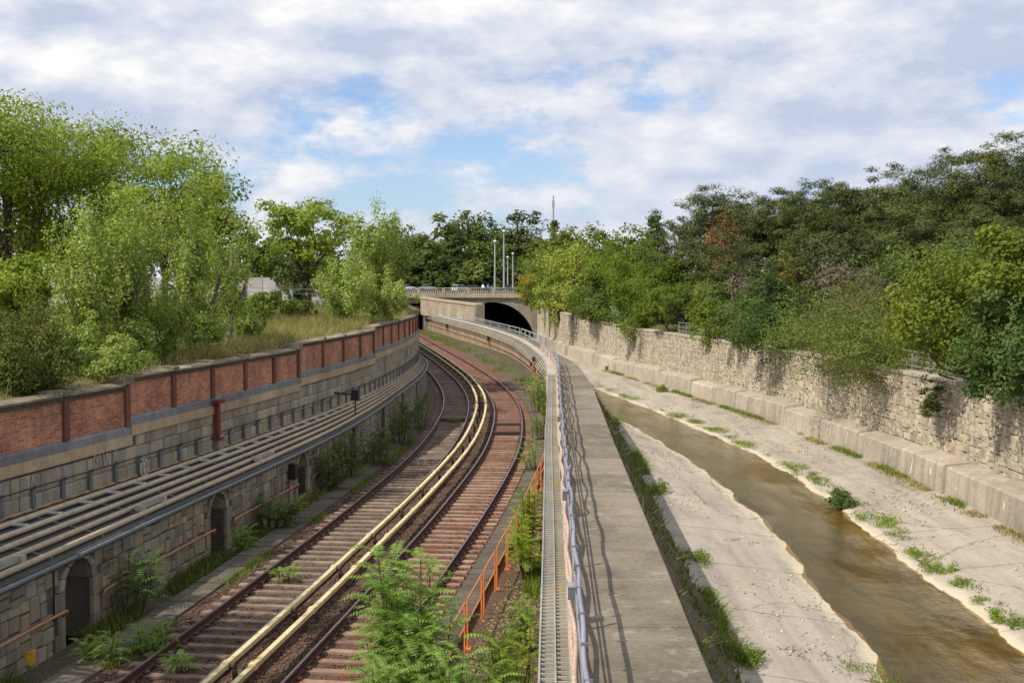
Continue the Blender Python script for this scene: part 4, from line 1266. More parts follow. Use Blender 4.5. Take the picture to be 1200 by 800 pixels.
# concrete cover slabs
q = 9.0; k = 0
YS = [9.0]
while YS[-1] < Yend - 2: YS.append(YS[-1] + 2.85)
for ya, yb in zip(YS, YS[1:]):
    m = MB(); n = 4
    yy = np.linspace(ya + 0.012, yb - 0.012, n + 1)
    vs, fs = [], []
    for y in yy:
        a, b = float(fD(y)) + min(0.62, float(fE_w(y)) * 0.42), float(fE(y)); z = ZD + zD(y)
        vs += [(a, y, z - 0.16), (a, y, z), (b - 0.02, y, z), (b, y, z - 0.02), (b, y, z - 0.22)]
    for i in range(n):
        A = i * 5
        for j in range(4): fs.append((A + j, A + 5 + j, A + 6 + j, A + 1 + j))
    fs.append((0, 1, 2, 3, 4)); fs.append(tuple(n * 5 + j for j in (4, 3, 2, 1, 0)))
    m.add(vs, fs)
    m.build('slab', M['concrete'], dv)
    if ya < 70 and random.random() < .6:
        m = MB(); y = yb; a, b = float(fD(y)) + 0.64, float(fE(y)) - .05
        m.add([(a, y - .016, ZD + .003), (b, y - .016, ZD + .003), (b, y + .016, ZD + .003), (a, y + .016, ZD + .003)], [(0, 1, 2, 3)]); m.build('joint_filler', M['ledge'], dv)

# cable trough with grating next to the walkway
tg = thing('cable_trough', 'ladder grating cable trough along the left edge of the walkway', 'cable trough')
for (d0, d1, m_) in ((0.0, 0.03, 'grating'), (0.225, 0.25, 'grating'), (0.43, 0.455, 'grating')):
    sweep(PD, PD.s_of(9), PD.s_of(172), 0.8, rect(d0, d1, ZD - 0.12, ZD + 0.03), zf=zD).build('side_rail', M[m_], tg)
sweep(PD, PD.s_of(9), PD.s_of(172), 0.8, rect(0.005, 0.61, ZD - 0.12, ZD - 0.06), zf=zD).build('trough_floor', M['trough'], tg)
gr, gy = MB(), MB()
q = PD.s_of(9.2); j = 0
while q < PD.s_of(85):
    y = PD.at(q)[1]
    gr.box(PD.pt(q, 0.132, ZD + 0.005 + zD(y)), (0.035, 0.20, 0.03), PD.ang(q))
    gy.box(PD.pt(q + 0.1, 0.342, ZD + 0.002 + zD(y)), (0.03, 0.18, 0.025), PD.ang(q))
    q += 0.2
gr.build('grating', M['grating'], tg)['kind'] = 'stuff'
gy.build('grating', M['grating_y'], tg)['kind'] = 'stuff'
# lid on the trough where it bends away
sweep(PD, PD.s_of(66), PD.s_of(139), 0.8, rect(0.03, 0.47, ZD + 0.03, ZD + 0.045), zf=zD).build('lid', M['trunk_w'], tg)
sweep(PD, PD.s_of(139.1), PD.s_of(178), 0.8, rect(0.0, 0.32, ZD + 0.03, ZD + 0.06), zf=zD).build('sheen_lid', M['sheen_lid'], tg)

# railing along the walkway
rl = thing('walkway_railing', 'grey steel railing between the cable trough and the walkway', 'railing')
RO = 0.56
s_ = PD.s_of(9.5)
while s_ < PD.s_of(150):
    y = PD.at(s_)[1]
    m = MB(); m.box(PD.pt(s_, RO, ZD + 0.43 + zD(y)), (0.05, 0.03, 0.90), PD.ang(s_)); m.build('post', M['galv'], rl)
    s_ += 3.9
sweep(PD, PD.s_of(9.5), PD.s_of(150), 0.8, circ(RO, ZD + 0.56, 0.02, 6), zf=zD).build('top_rail', M['galv'], rl, True)
sweep(PD, PD.s_of(9.5), PD.s_of(150), 0.8, circ(RO, ZD + 0.47, 0.018, 6), zf=zD).build('middle_rail', M['galv'], rl, True)
cb = thing('cable_bundle', 'pinkish netted cable bundle tied along the walkway railing', 'cable')
rr = random.Random(3)
for k in range(4):
    pts = []
    for s_ in np.arange(PD.s_of(9.5), PD.s_of(92), 0.35):
        y = PD.at(s_)[1]
        a = s_ * (1.1 + 0.23 * k) + k * 1.7
        pts.append(PD.pt(s_, RO - 0.07 + 0.028 * math.cos(a), ZD + 0.07 + 0.115 * k + 0.03 * math.sin(a) + 0.012 * math.sin(s_ * 3.1) + zD(y)))
    m = MB(); m.tube(pts, 0.036, 6); m.build('strand', M['bundle'], cb, True)
cd = thing('conduit', 'wavy lilac grey conduit clipped to the walkway railing', 'conduit')
pts = []
for s_ in np.arange(PD.s_of(9.5), PD.s_of(76), 0.25):
    y = PD.at(s_)[1]
    pts.append(PD.pt(s_, RO + 0.02 + 0.014 * math.sin(s_ * 2.1) + .012 * math.sin(s_ * .9), ZD + 0.90 + 0.016 * math.sin(s_ * 1.61 + 1) + zD(y)))
m = MB(); m.tube(pts, 0.033, 8); m.build('pipe', M['conduit'], cd, True)
pts = []
for s_ in np.arange(PD.s_of(26), PD.s_of(76), 0.25):
    pts.append(PD.pt(s_, RO + 0.05 + 0.025 * math.sin(s_ * 2.1 + 2) , ZD + 0.62 + 0.05 * math.sin(s_ * 1.21 + 1)))
m = MB(); m.tube(pts, 0.026, 6); m.build('pipe', M['conduit'], cd, True)
s_ = PD.s_of(9.9)
while s_ < PD.s_of(60):
    m = MB(); m.box(PD.pt(s_, RO + 0.02, ZD + 0.90), (0.035, 0.10, 0.10), PD.ang(s_)); m.build('clip', M['post_blue'], cd)
    s_ += 1.3
for y, lab in ((17.7, 'grey junction box on the walkway railing nearest the camera'), (25.9, 'grey junction box on the walkway railing farther along'), (40.5, 'small grey junction box far along the straight walkway railing')):
    s_ = PD.s_of(y)
    o = thing('junction_box', lab, 'junction box', group='junction boxes on the walkway railing')
    m = MB(); m.box(PD.pt(s_, RO - 0.07, ZD + 0.52), (0.28, 0.10, 0.2), PD.ang(s_)); m.build('housing', M['post_blue'], o)
    m = MB(); m.box(PD.pt(s_, RO - 0.07, ZD + 0.63), (0.30, 0.12, 0.02), PD.ang(s_)); m.build('lid', M['galv'], o)

# trunkings stepping down the railway face of the divider in the bend
dt = thing('cable_tray', 'stack of pale cable trunkings on the railway side of the divider wall in the bend', 'cable tray')
for k in range(6):
    dk = 0.05 + 0.085 * k
    f = lambda y, dk=dk: fD(y) - dk * np.interp(y, [60, 70, 80, 185], [0.1, 0.15, 1, 1])
    P = Path(f, 62, 182)
    zz = ZD - 0.03 - 0.12 * k
    sweep(P, 0, P.L, 0.8, [(-0.025, zz - .03), (0.025, zz - .03), (0.025, zz + .03), (-0.025, zz + .03)], zf=zD).build('trunking', M['trunk_w'], dt)
    f2 = lambda y, dk=dk: fD(y) - (dk - 0.06) * np.interp(y, [60, 70, 80, 185], [0.1, 0.15, 1, 1])
s_ = PD.s_of(70)
while s_ < PD.s_of(180):
    y = PD.at(s_)[1]
    m = MB()
    a, b = PD.pt(s_, 0.03, ZD - 0.1 + zD(y)), PD.pt(s_, -0.52, ZD - 0.70 + zD(y))
    m.tube([a, b], 0.03, 4); m.tube([PD.pt(s_, 0.04, ZD - 0.82 + zD(y)), b], 0.03, 4)
    m.build('bracket', M['bracket'], dt)
    s_ += 2.6
o = thing('hand_pipe', 'long rusty hand pipe on the railway face of the divider wall', 'handrail')
P = Path(lambda y: fD(y) - 0.10, 76, 184)
sweep(P, 0, P.L, 0.8, circ(0, 0.35, 0.026, 6), zf=zD).build('pipe', M['rail'], o, True)
s_ = 2.0
while s_ < P.L:
    m = MB(); m.tube([P.pt(s_, 0.0, 0.35), P.pt(s_, 0.14, 0.33)], 0.03, 5); m.build('bracket', M['bracket'], o)
    s_ += 4.5
for y, lab in ((92, 'dark rusty bracket box under the divider trunkings nearest the bend'), (128, 'dark rusty bracket box under the divider trunkings in the middle of the bend'), (160, 'dark rusty bracket box under the divider trunkings farthest away')):
    o = thing('signal_box', lab, 'signal box', group='dark boxes under the divider trunkings')
    s_ = PD.s_of(y)
    m = MB(); m.box(PD.pt(s_, -0.16, 0.98 + zD(y)), (0.32, 0.30, 0.62), PD.ang(s_), taper=0.8); m.build('housing', M['rail'], o)
    m = MB(); m.tube([PD.pt(s_, -0.1, 0.7 + zD(y)), PD.pt(s_, -0.06, -0.1 + zD(y))], 0.05, 6); m.build('pipe', M['pipe_brown'], o)
o = thing('track_signal', 'small orange signal head on a post by the divider wall', 'signal')
p = at(627, 440, 84); p.z = -0.35
m = MB(); m.tube([p, p + Vector((0, 0, 1.45))], 0.05, 6); m.build('post', M['pipe_brown'], o)
m = MB(); m.box(p + Vector((0, 0, 1.65)), (0.36, 0.3, 0.5), 0.2, taper=0.85); m.build('head', M['orange'], o)
m = MB(); m.box(p + Vector((0, -0.17, 1.65)), (0.2, 0.05, 0.3), 0.2); m.build('lens', M['black'], o)
o = thing('equipment_box', 'small black box on the divider trunkings at the bend', 'equipment box')
s_ = PD.s_of(84)
m = MB(); m.box(PD.pt(s_, -0.52, 1.80), (0.34, 0.22, 0.30), PD.ang(s_), taper=0.9); m.build('housing', M['black'], o)
m = MB(); m.box(PD.pt(s_, -0.45, 1.64), (0.40, 0.26, 0.05), PD.ang(s_)); m.build('foot', M['black'], o)

# wing wall in front of the bridge
wg = thing('wing_wall', 'pale stone wing wall leading up to the bridge beside the arch', 'wall')
fG = lambda y: np.interp(y, [149, 184.6], [-4.55, -14.7])
PG = Path(fG, 149, 184.5)
sweep(PG, 0, PG.L, 2.0, rect(0.06, 0.9, 1.8, 4.35), zf=lambda y: 0.5 * (y - 149) / 36).build('wall_core', M['mortar_light'], wg)
r_ = random.Random(8)
for row in range(6):
    q = -r_.uniform(0, 1.5)
    while q < PG.L:
        l = r_.uniform(1.6, 3.0)
        a, b = max(q, 0), min(q + l - 0.03, PG.L)
        if b - a > 0.3:
            sweep(PG, a, b, 4, rect(0.0, 0.2, 1.85 + row * 0.415, 1.85 + row * 0.415 + 0.385), zf=lambda y: 0.5 * (y - 149) / 36).build('stone', M['wing'], wg)
        q += l
sweep(PG, 0, PG.L, 2, rect(-0.12, 1.0, 4.36, 4.62), zf=lambda y: 0.5 * (y - 149) / 36).build('coping', M['sandstone'], wg)
m = MB(); m.box(PG.pt(0.2, 0.4, 3.1), (0.9, 1.15, 2.9), PG.ang(0.3)); m.build('pier', M['bridge'], wg)

# white tubular railing sections beside the arch
for (pa, pb, Ya, Yb, lab) in (((556, 372), (609, 384.5), 146, 118, 'grey tubular railing section in front of the tunnel arch'), ((611, 385), (640, 396), 117, 96, 'grey tubular railing section at the right of the tunnel arch')):
    o = thing('tube_railing', lab, 'railing', group='tubular railings by the arch')
    a, b = at(*pa, Ya), at(*pb, Yb)
    m = MB(); m.tube([a, b], 0.055, 6); m.build('top_rail', M['galv'], o)
    m = MB(); m.tube([a - Vector((0, 0, .5)), b - Vector((0, 0, .5))], 0.04, 6); m.build('middle_rail', M['galv'], o)
    n = 5
    for k in range(n + 1):
        p = a.lerp(b, k / n)
        m = MB(); m.tube([p, (p.x, p.y, ZD + zD(p.y) - 0.05)], 0.05, 6); m.build('post', M['galv'], o)

# ------------------------------------------------------------------ right river wall
sw = thing('stone_wall', 'sunlit rubble stone wall along the right bank of the river', 'wall')
z_wt = lambda y: float(np.interp(y, [0, 110, 145, 185], [3.05, 3.05, 3.5, 4.2]))
mb = MB()
vs, fs = [], []
for y in ysw:
    b = float(fBK(y))
    vs += [(b + 0.03, y, -1.9), (b + 0.03, y, z_wt(y) - 0.02), (b + 0.75, y, z_wt(y) - 0.02)]
for i in range(len(ysw) - 1):
    A = i * 3
    for j in (0, 1): fs.append((A + j, A + 1 + j, A + 4 + j, A + 3 + j))
mb.add(vs, fs)
mb.build('wall_core', M['mortar_light'], sw)
lay_stones(PBK, -1, 30, 184, lambda y: -0.25, lambda y: z_wt(y) - 0.16, 0.37, 0.30, sw, M['rubble_obj'], M['rubble_attr'], depth=0.13, gap=0.0, seed=9, jitter=0.72, cjit=0.22, limit=295, wob=0.06, bev=0.045,
           key=lambda t: max(t[7], 38) / math.sqrt(t[1] * t[3]) + (500 if t[7] < 38 else 0))
YS = [9.0]
while YS[-1] < Yend - 3: YS.append(YS[-1] + 3.4)
for k, (ya, yb) in enumerate(zip(YS, YS[1:])):
    zt = 0.0
    m = MB()
    q0, q1 = PBK.s_of(ya + 0.01), PBK.s_of(yb - 0.01)
    sweep(PBK, q0, q1, 1.2, rect(-0.10, 0.8, -0.17, 0.0), zf=lambda y: z_wt(y), mb=m); m.build('coping', M['ledge'], sw)
lg = thing('concrete_ledge', 'stained concrete ledge along the foot of the right river wall', 'ledge')
r_ = random.Random(5)
YS = [9.0]
while YS[-1] < Yend - 4: YS.append(YS[-1] + r_.uniform(4.2, 6.2))
for k, (ya, yb) in enumerate(zip(YS, YS[1:])):
    m = MB(); vs, fs = [], []
    n = 5
    dx = r_.uniform(-0.10, 0.10); dz = r_.uniform(-0.14, 0.07)
    for y in np.linspace(ya + 0.015, yb - 0.015, n + 1):
        a, b = float(fRB(y)) + dx, float(fBK(y)) + 0.04
        vs += [(a - 0.10, y, -1.75), (a, y, -0.35 + dz), (a + 0.07, y, -0.26 + dz), (b, y, -0.13 + dz), (b, y, -1.75)]
    for i in range(n):
        A = i * 5
        for j in range(4): fs.append((A + j, A + 1 + j, A + 6 + j, A + 5 + j))
    fs.append((4, 3, 2, 1, 0)); fs.append(tuple(n * 5 + j for j in range(5)))
    m.add(vs, fs); m.build('ledge_block', M['ledge'], lg)
    # lime runs from the weep holes
    for c in range(2):
        y = ya + (yb - ya) * (0.28 + 0.45 * c)
        if y > 100: continue
        a = float(fRB(y)) + dx
        mm = MB(); w = r_.uniform(.07, .15); h = r_.uniform(.4, .9)
        mm.add([(a - 0.006, y - w, -0.45 + dz), (a - 0.006, y + w, -0.45 + dz), (a - 0.012 - h * .07, y + w * .5, -0.45 + dz - h), (a - 0.012 - h * .07, y - w * .6, -0.45 + dz - h)], [(0, 1, 2, 3), (3, 2, 1, 0)])
        mm.v = [(vx, vy, vz) for vx, vy, vz in mm.v]
        mm.f = mm.f[:1]
        mm.build('lime_run', M['lime'], lg)
# railings on top of the right wall
for (ya, yb, lab) in ((50.0, 58.0, 'grey metal railing on the right wall between the two hanging trees'), (84, 98, 'grey green railing on the right wall left of the pale shrub'), (112, 132, 'grey green railing on the right wall beside the green cabinet')):
    o = thing('wall_railing', lab, 'railing', group='railings on the right wall')
    for hz in (0.95, 0.55, 0.25):
        sweep(PBK, PBK.s_of(ya), PBK.s_of(yb), 1.5, circ(0.35, hz, 0.028, 5), zf=lambda y: z_wt(y)).build('rail', M['rail_green'], o)
    s_ = PBK.s_of(ya)
    while s_ <= PBK.s_of(yb):
        y = PBK.at(s_)[1]
        m = MB(); m.box(PBK.pt(s_, 0.35, z_wt(y) + 0.48), (0.06, 0.06, 1.0), PBK.ang(s_)); m.build('post', M['rail_green'], o)
        s_ += 2.0
o = thing('green_cabinet', 'pale green cabinet behind the right wall under the trees', 'cabinet')
p = at(722, 374, 122)
zz = float(right_z(np.array(p.x), np.array(p.y)))
m = MB(); m.box((p.x, p.y, zz + 0.85), (0.95, 0.6, 1.7), 0.15); m.build('housing', M['green_box'], o)
m = MB(); m.box((p.x, p.y, zz + 1.75), (1.1, 0.75, 0.1), 0.15); m.build('roof', M['green_box'], o)
m = MB(); m.box((p.x + 0.03, p.y - 0.31, zz + 0.9), (0.75, 0.04, 1.4), 0.15); m.build('door', M['green_box'], o)

# ------------------------------------------------------------------ bridge
br = thing('bridge', 'concrete road bridge with a dark river arch and pale parapet', 'bridge')
YB = 185.0
CX, AX, BZ, SPR = -3.15, 6.9, 7.0, -2.72
n = 40
mb = MB(); vs = []; fs = []
us = np.linspace(-AX, AX, n + 1)
for u in us:
    z = SPR + BZ * math.sqrt(max(0, 1 - (u / AX) ** 2))
    vs += [(CX + u, YB, z), (CX + u, YB, 5.0)]
for i in range(n): fs.append((i * 2, i * 2 + 2, i * 2 + 3, i * 2 + 1))
mb.add(vs, fs)
for x0, x1, z0 in ((CX + AX, 14.0, -3.5), (-14.2, CX - AX, -3.5), (-40, -26.5, -1.0), (-26.5, -14.2, 4.1)):
    mb.add([(x0, YB, z0), (x1, YB, z0), (x1, YB, 5.0), (x0, YB, 5.0)], [(0, 1, 2, 3)])
mb.build('facade', M['bridge'], br)
mb = MB(); vs = []; fs = []      # arch ring, slightly proud
for u in us:
    a = math.acos(max(-1, min(1, u / AX)))
    z = SPR + BZ * math.sin(a)
    nx_, nz_ = math.cos(a) * BZ, math.sin(a) * AX
    l = math.hypot(nx_, nz_)
    vs += [(CX + u, YB - 0.10, z), (CX + u + nx_ / l * 0.75, YB - 0.10, z + nz_ / l * 0.75), (CX + u, YB + 0.3, z)]
for i in range(n):
    fs += [(i * 3, i * 3 + 3, i * 3 + 4, i * 3 + 1), (i * 3, i * 3 + 2, i * 3 + 5, i * 3 + 3)]
mb.add(vs, fs); mb.build('arch_ring', M['bridge'], br)
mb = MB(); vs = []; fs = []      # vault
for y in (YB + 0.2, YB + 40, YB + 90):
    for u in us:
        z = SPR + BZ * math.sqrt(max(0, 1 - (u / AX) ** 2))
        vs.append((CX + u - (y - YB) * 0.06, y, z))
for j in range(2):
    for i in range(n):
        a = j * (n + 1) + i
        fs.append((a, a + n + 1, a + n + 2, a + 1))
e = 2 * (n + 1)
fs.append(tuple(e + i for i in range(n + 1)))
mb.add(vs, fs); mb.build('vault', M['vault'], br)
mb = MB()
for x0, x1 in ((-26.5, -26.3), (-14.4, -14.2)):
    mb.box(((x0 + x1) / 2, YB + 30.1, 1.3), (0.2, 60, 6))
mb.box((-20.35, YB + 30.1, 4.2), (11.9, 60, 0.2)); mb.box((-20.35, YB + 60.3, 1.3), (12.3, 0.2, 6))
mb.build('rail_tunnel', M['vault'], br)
mb = MB(); mb.box((-13, YB - 0.12, 5.22), (54, 0.8, 0.44)); mb.box((-13, YB + 0.0, 5.50), (54, 0.7, 0.12)); mb.build('cornice', M['bridge_light'], br)
mb = MB(); mb.box((-13, YB + 0.0, 6.56), (54, 0.5, 0.14)); mb.build('parapet_coping', M['bridge_light'], br)
x = -39.0; pi_ = 0
while x < 14:
    m = MB(); m.box((x, YB, 6.02), (0.55, 0.44, 0.92)); m.build('parapet_pier', M['bridge_light'], br)
    m = MB()
    for k in range(9):
        m.box((x + 0.55 + k * 0.36, YB, 6.02), (0.17, 0.2, 0.92))
    m.box((x + 2.0, YB, 5.64), (3.4, 0.3, 0.14)); m.build('balustrade', M['bridge_light'], br)
    x += 4.0


# ------------------------------------------------------------------ cars, lamps, people on the bridge
def car(px_, Y, lab, paint, rz, wagon=False):
    p = at(px_, 340, Y)
    o = thing('parked_car', lab, 'car', (p.x, p.y, 5.565), group='cars on the bridge road', rz=rz)
    L, Wd = 4.3, 1.74
    prof = [(-2.15, .35), (-2.15, .75), (-1.95, .92), (-1.1 if not wagon else -1.9, .98), (1.0, .98), (1.95, .82), (2.15, .62), (2.15, .35)]
    def extr(prof, w, w2=None):
        m = MB(); k = len(prof); vs = []
        for sgn in (-1, 1):
            for (x_, z_) in prof: vs.append((x_, sgn * w, z_))
        fs_ = [(j, (j + 1) % k, k + (j + 1) % k, k + j) for j in range(k)] + [tuple(reversed(range(k))), tuple(range(k, 2 * k))]
        m.add(vs, fs_); return m
    extr(prof, Wd / 2).build('body', M[paint], o)
    top = [(-1.75 if not wagon else -2.0, .985), (-1.15 if not wagon else -1.75, 1.40), (0.25, 1.42), (1.1, .985)]
    m = extr(top, Wd / 2 - 0.12); m.v = [(x_, y_ * (0.86 if z_ > 1.2 else 1), z_) for x_, y_, z_ in m.v]; m.build('glasshouse', M['glass'], o)
    roof = [(-1.18 if not wagon else -1.8, 1.41), (-1.1 if not wagon else -1.7, 1.47), (0.2, 1.48), (0.3, 1.425)]
    extr(roof, Wd / 2 - 0.2).build('roof', M[paint], o)
    for x_ in (-1.3, 1.32):
        for sgn in (-1, 1):
            m = MB(); m.tube([(x_, sgn * 0.70, .32), (x_, sgn * 0.89, .32)], 0.32, 12)
            w = m.build('wheel', M['tyre'], o)
            m = MB(); m.tube([(x_, sgn * 0.895, .32), (x_, sgn * 0.905, .32)], 0.2, 10); m.build('rim', M['galv'], w)
    for sgn in (-1, 1):
        m = MB(); m.box((2.14, sgn * 0.62, .70), (0.06, 0.34, 0.14)); m.build('headlight', M['lamp_glass'], o)
        m = MB(); m.box((-2.14, sgn * 0.66, .80), (0.06, 0.26, 0.16)); m.build('tail_light', M['red'], o)


car(478, 262, 'white car at the left end of the bridge behind the shrubs', 'car_white', 0.15)
car(501, 262, 'silver white car on the bridge, second from the left', 'car_silver', 0.15)
car(540, 236, 'white hatchback on the bridge above the arch', 'car_white', 0.9, True)
car(557, 262, 'dark blue car on the bridge beside the walking people', 'car_dark', 0.1, True)
car(598, 262, 'dark car at the right end of the bridge by the lamp posts', 'car_dark', 0.1)
for px_, Y, top, lab in ((590.5, 192, 272, 'tallest grey lamp post on the bridge'), (580, 196, 284, 'second tallest lamp post on the bridge, left of the tallest'), (595, 268, 302, 'thin far lamp post right of the tallest one'), (601, 250, 298, 'rightmost lamp post beyond the bridge parapet')):
    p = at(px_, top, Y)
    o = thing('street_lamp', lab, 'lamp post', (p.x, p.y, 5.56), group='lamp posts on the bridge')
    h = p.z - 5.56
    m = MB(); m.tube([(0, 0, 0), (0, 0, 1.2), (0, 0, h)], [0.2, 0.17, 0.11], 8); m.build('pole', M['lamp_pole'], o)
    m = MB(); m.tube([(0, 0, h - 0.05), (0, 0, h + 0.12)], [0.28, 0.34], 8); m.build('lamp_head', M['lamp_pole'], o)
    m = MB(); m.tube([(0, 0, h + 0.12), (0, 0, h + 0.4)], [0.34, 0.12], 8); m.build('lamp_shade', M['lamp_glass'], o)
p = at(648.5, 229, 420)
o = thing('antenna_mast', 'thin antenna mast rising above the far trees', 'mast', (p.x, p.y, 5.5))
m = MB(); m.tube([(0, 0, 0), (0, 0, p.z - 5.5 - 9), (0, 0, p.z - 5.5)], [0.45, 0.36, 0.22], 8); m.build('pole', M['lamp_pole'], o)
m = MB(); m.box((0, 0, p.z - 8.5), (0.9, 0.9, 2.2)); m.build('antenna', M['lamp_pole'], o)


def person(px_, Y, lab, top, legs, phase):
    p = at(px_, 340, Y)
    o = thing('person', lab, 'person', (p.x, p.y, 5.565), group='people walking on the bridge')
    V = [(0, 0, .95), (0, 0, 1.15), (0, 0, 1.40), (0, 0, 1.50), (0, -.02, 1.66), (-.17, 0, 1.40), (-.22, .08 * phase, 1.14), (-.22, -.06 * phase, .90), (.17, 0, 1.40), (.22, -.08 * phase, 1.14), (.22, -.16 * phase, .92),
         (-.1, 0, .90), (-.1, -.15 * phase, .50), (-.1, -.12 * phase, .06), (.1, 0, .90), (.1, .12 * phase, .50), (.1, .28 * phase, .08), (-.1, -.26 * phase, .04), (.1, .15 * phase, .03)]
    R = [.15, .15, .16, .055, .105, .065, .05, .036, .065, .05, .036, .09, .065, .045, .09, .065, .045, .035, .035]
    E = [(0, 1), (1, 2), (2, 3), (3, 4), (2, 5), (5, 6), (6, 7), (2, 8), (8, 9), (9, 10), (0, 11), (11, 12), (12, 13), (0, 14), (14, 15), (15, 16), (13, 17), (16, 18)]
    me = bpy.data.meshes.new('body'); me.from_pydata(V, E, [])
    b = link(bpy.data.objects.new('body', me), o)
    md = b.modifiers.new('skin', 'SKIN')
    for i, sv in enumerate(me.skin_vertices[0].data):
        sv.radius = (R[i], R[i]); sv.use_root = (i == 0)
    md2 = b.modifiers.new('sub', 'SUBSURF'); md2.levels = md2.render_levels = 1
    m_, N = new_mat('clothes ' + lab[:12])
    z = N.n('ShaderNodeSeparateXYZ', ins={0: N.n('ShaderNodeTexCoord').outputs['Object']}).outputs[2]
    col = N.ramp(N.math('DIVIDE', z, 1.8), [(0.0, legs), (0.53, top), (0.835, (0.45, 0.28, 0.2))], 'CONSTANT')
    finish(m_, N, col, 0.85)
    me.materials.append(m_)
    m = MB(); m.tube([(0, 0, 1.68), (0, 0.01, 1.74), (0, 0, 1.79)], [.112, .10, .04], 8); m.build('hair', M['bracket'], o, True)


person(566, 189, 'person in a white top walking on the bridge', (0.75, 0.75, 0.74), (0.05, 0.06, 0.1), 1)
person(572, 189, 'person in a blue top walking on the bridge', (0.08, 0.22, 0.5), (0.03, 0.03, 0.04), -1)


# ------------------------------------------------------------------ foliage
def leaf_quads(P, Nrm, length, width, r, droop=None):
    """rhombic leaves at P with normals Nrm -> V,F ; length,width arrays"""
    n = len(P)
    a = r.normal(size=(n, 3))
    u = np.cross(Nrm, a); u /= np.linalg.norm(u, axis=1, keepdims=True) + 1e-9
    if droop is not None:
        u = u + np.array([0, 0, -droop]); u /= np.linalg.norm(u, axis=1, keepdims=True)
    w = np.cross(Nrm, u); w /= np.linalg.norm(w, axis=1, keepdims=True) + 1e-9
    L, Wd = length[:, None], width[:, None]
    V = np.stack([P - u * L * .5, P + w * Wd * .5 - u * L * .06, P + u * L * .5, P - w * Wd * .5 - u * L * .06], 1).reshape(-1, 3)
    F = np.arange(n * 4).reshape(-1, 4)
    return V, F


def unit(r, n):
    d = r.normal(size=(n, 3)); return d / np.linalg.norm(d, axis=1, keepdims=True)


def poplar_points(r, H, hw, hd, ncl, zc0):
    C = []
    nb = 16
    per = max(3, ncl // nb)
    for b in range(nb):
        a = b * 2.4 + r.uniform(-.5, .5)
        t = b / (nb - 1)
        z0 = zc0 + (H - zc0) * r.uniform(0.0, .5) * (1 - .3 * t)
        reach = r.uniform(.35, 1.0) if b else .05
        tipz = H * (1.0 if b == 0 else r.uniform(.62, .97)) - (reach ** 2) * H * .22
        tipz = max(tipz, z0 + .15 * H)
        tip = np.array([math.cos(a) * hw * reach, math.sin(a) * hd * reach, tipz])
        base = np.array([math.cos(a) * hw * reach * .25, math.sin(a) * hd * reach * .25, z0])
        for k in range(per):
            f = (k + r.random()) / per
            p = base * (1 - f) + tip * f
            p[:2] *= (1 - .25 * math.sin(f * 3.14)) if f < .5 else 1
            C.append(p + r.normal(size=3) * np.array([.10, .10, .05]) * hw * (1.1 - .7 * f))
    return np.array(C)


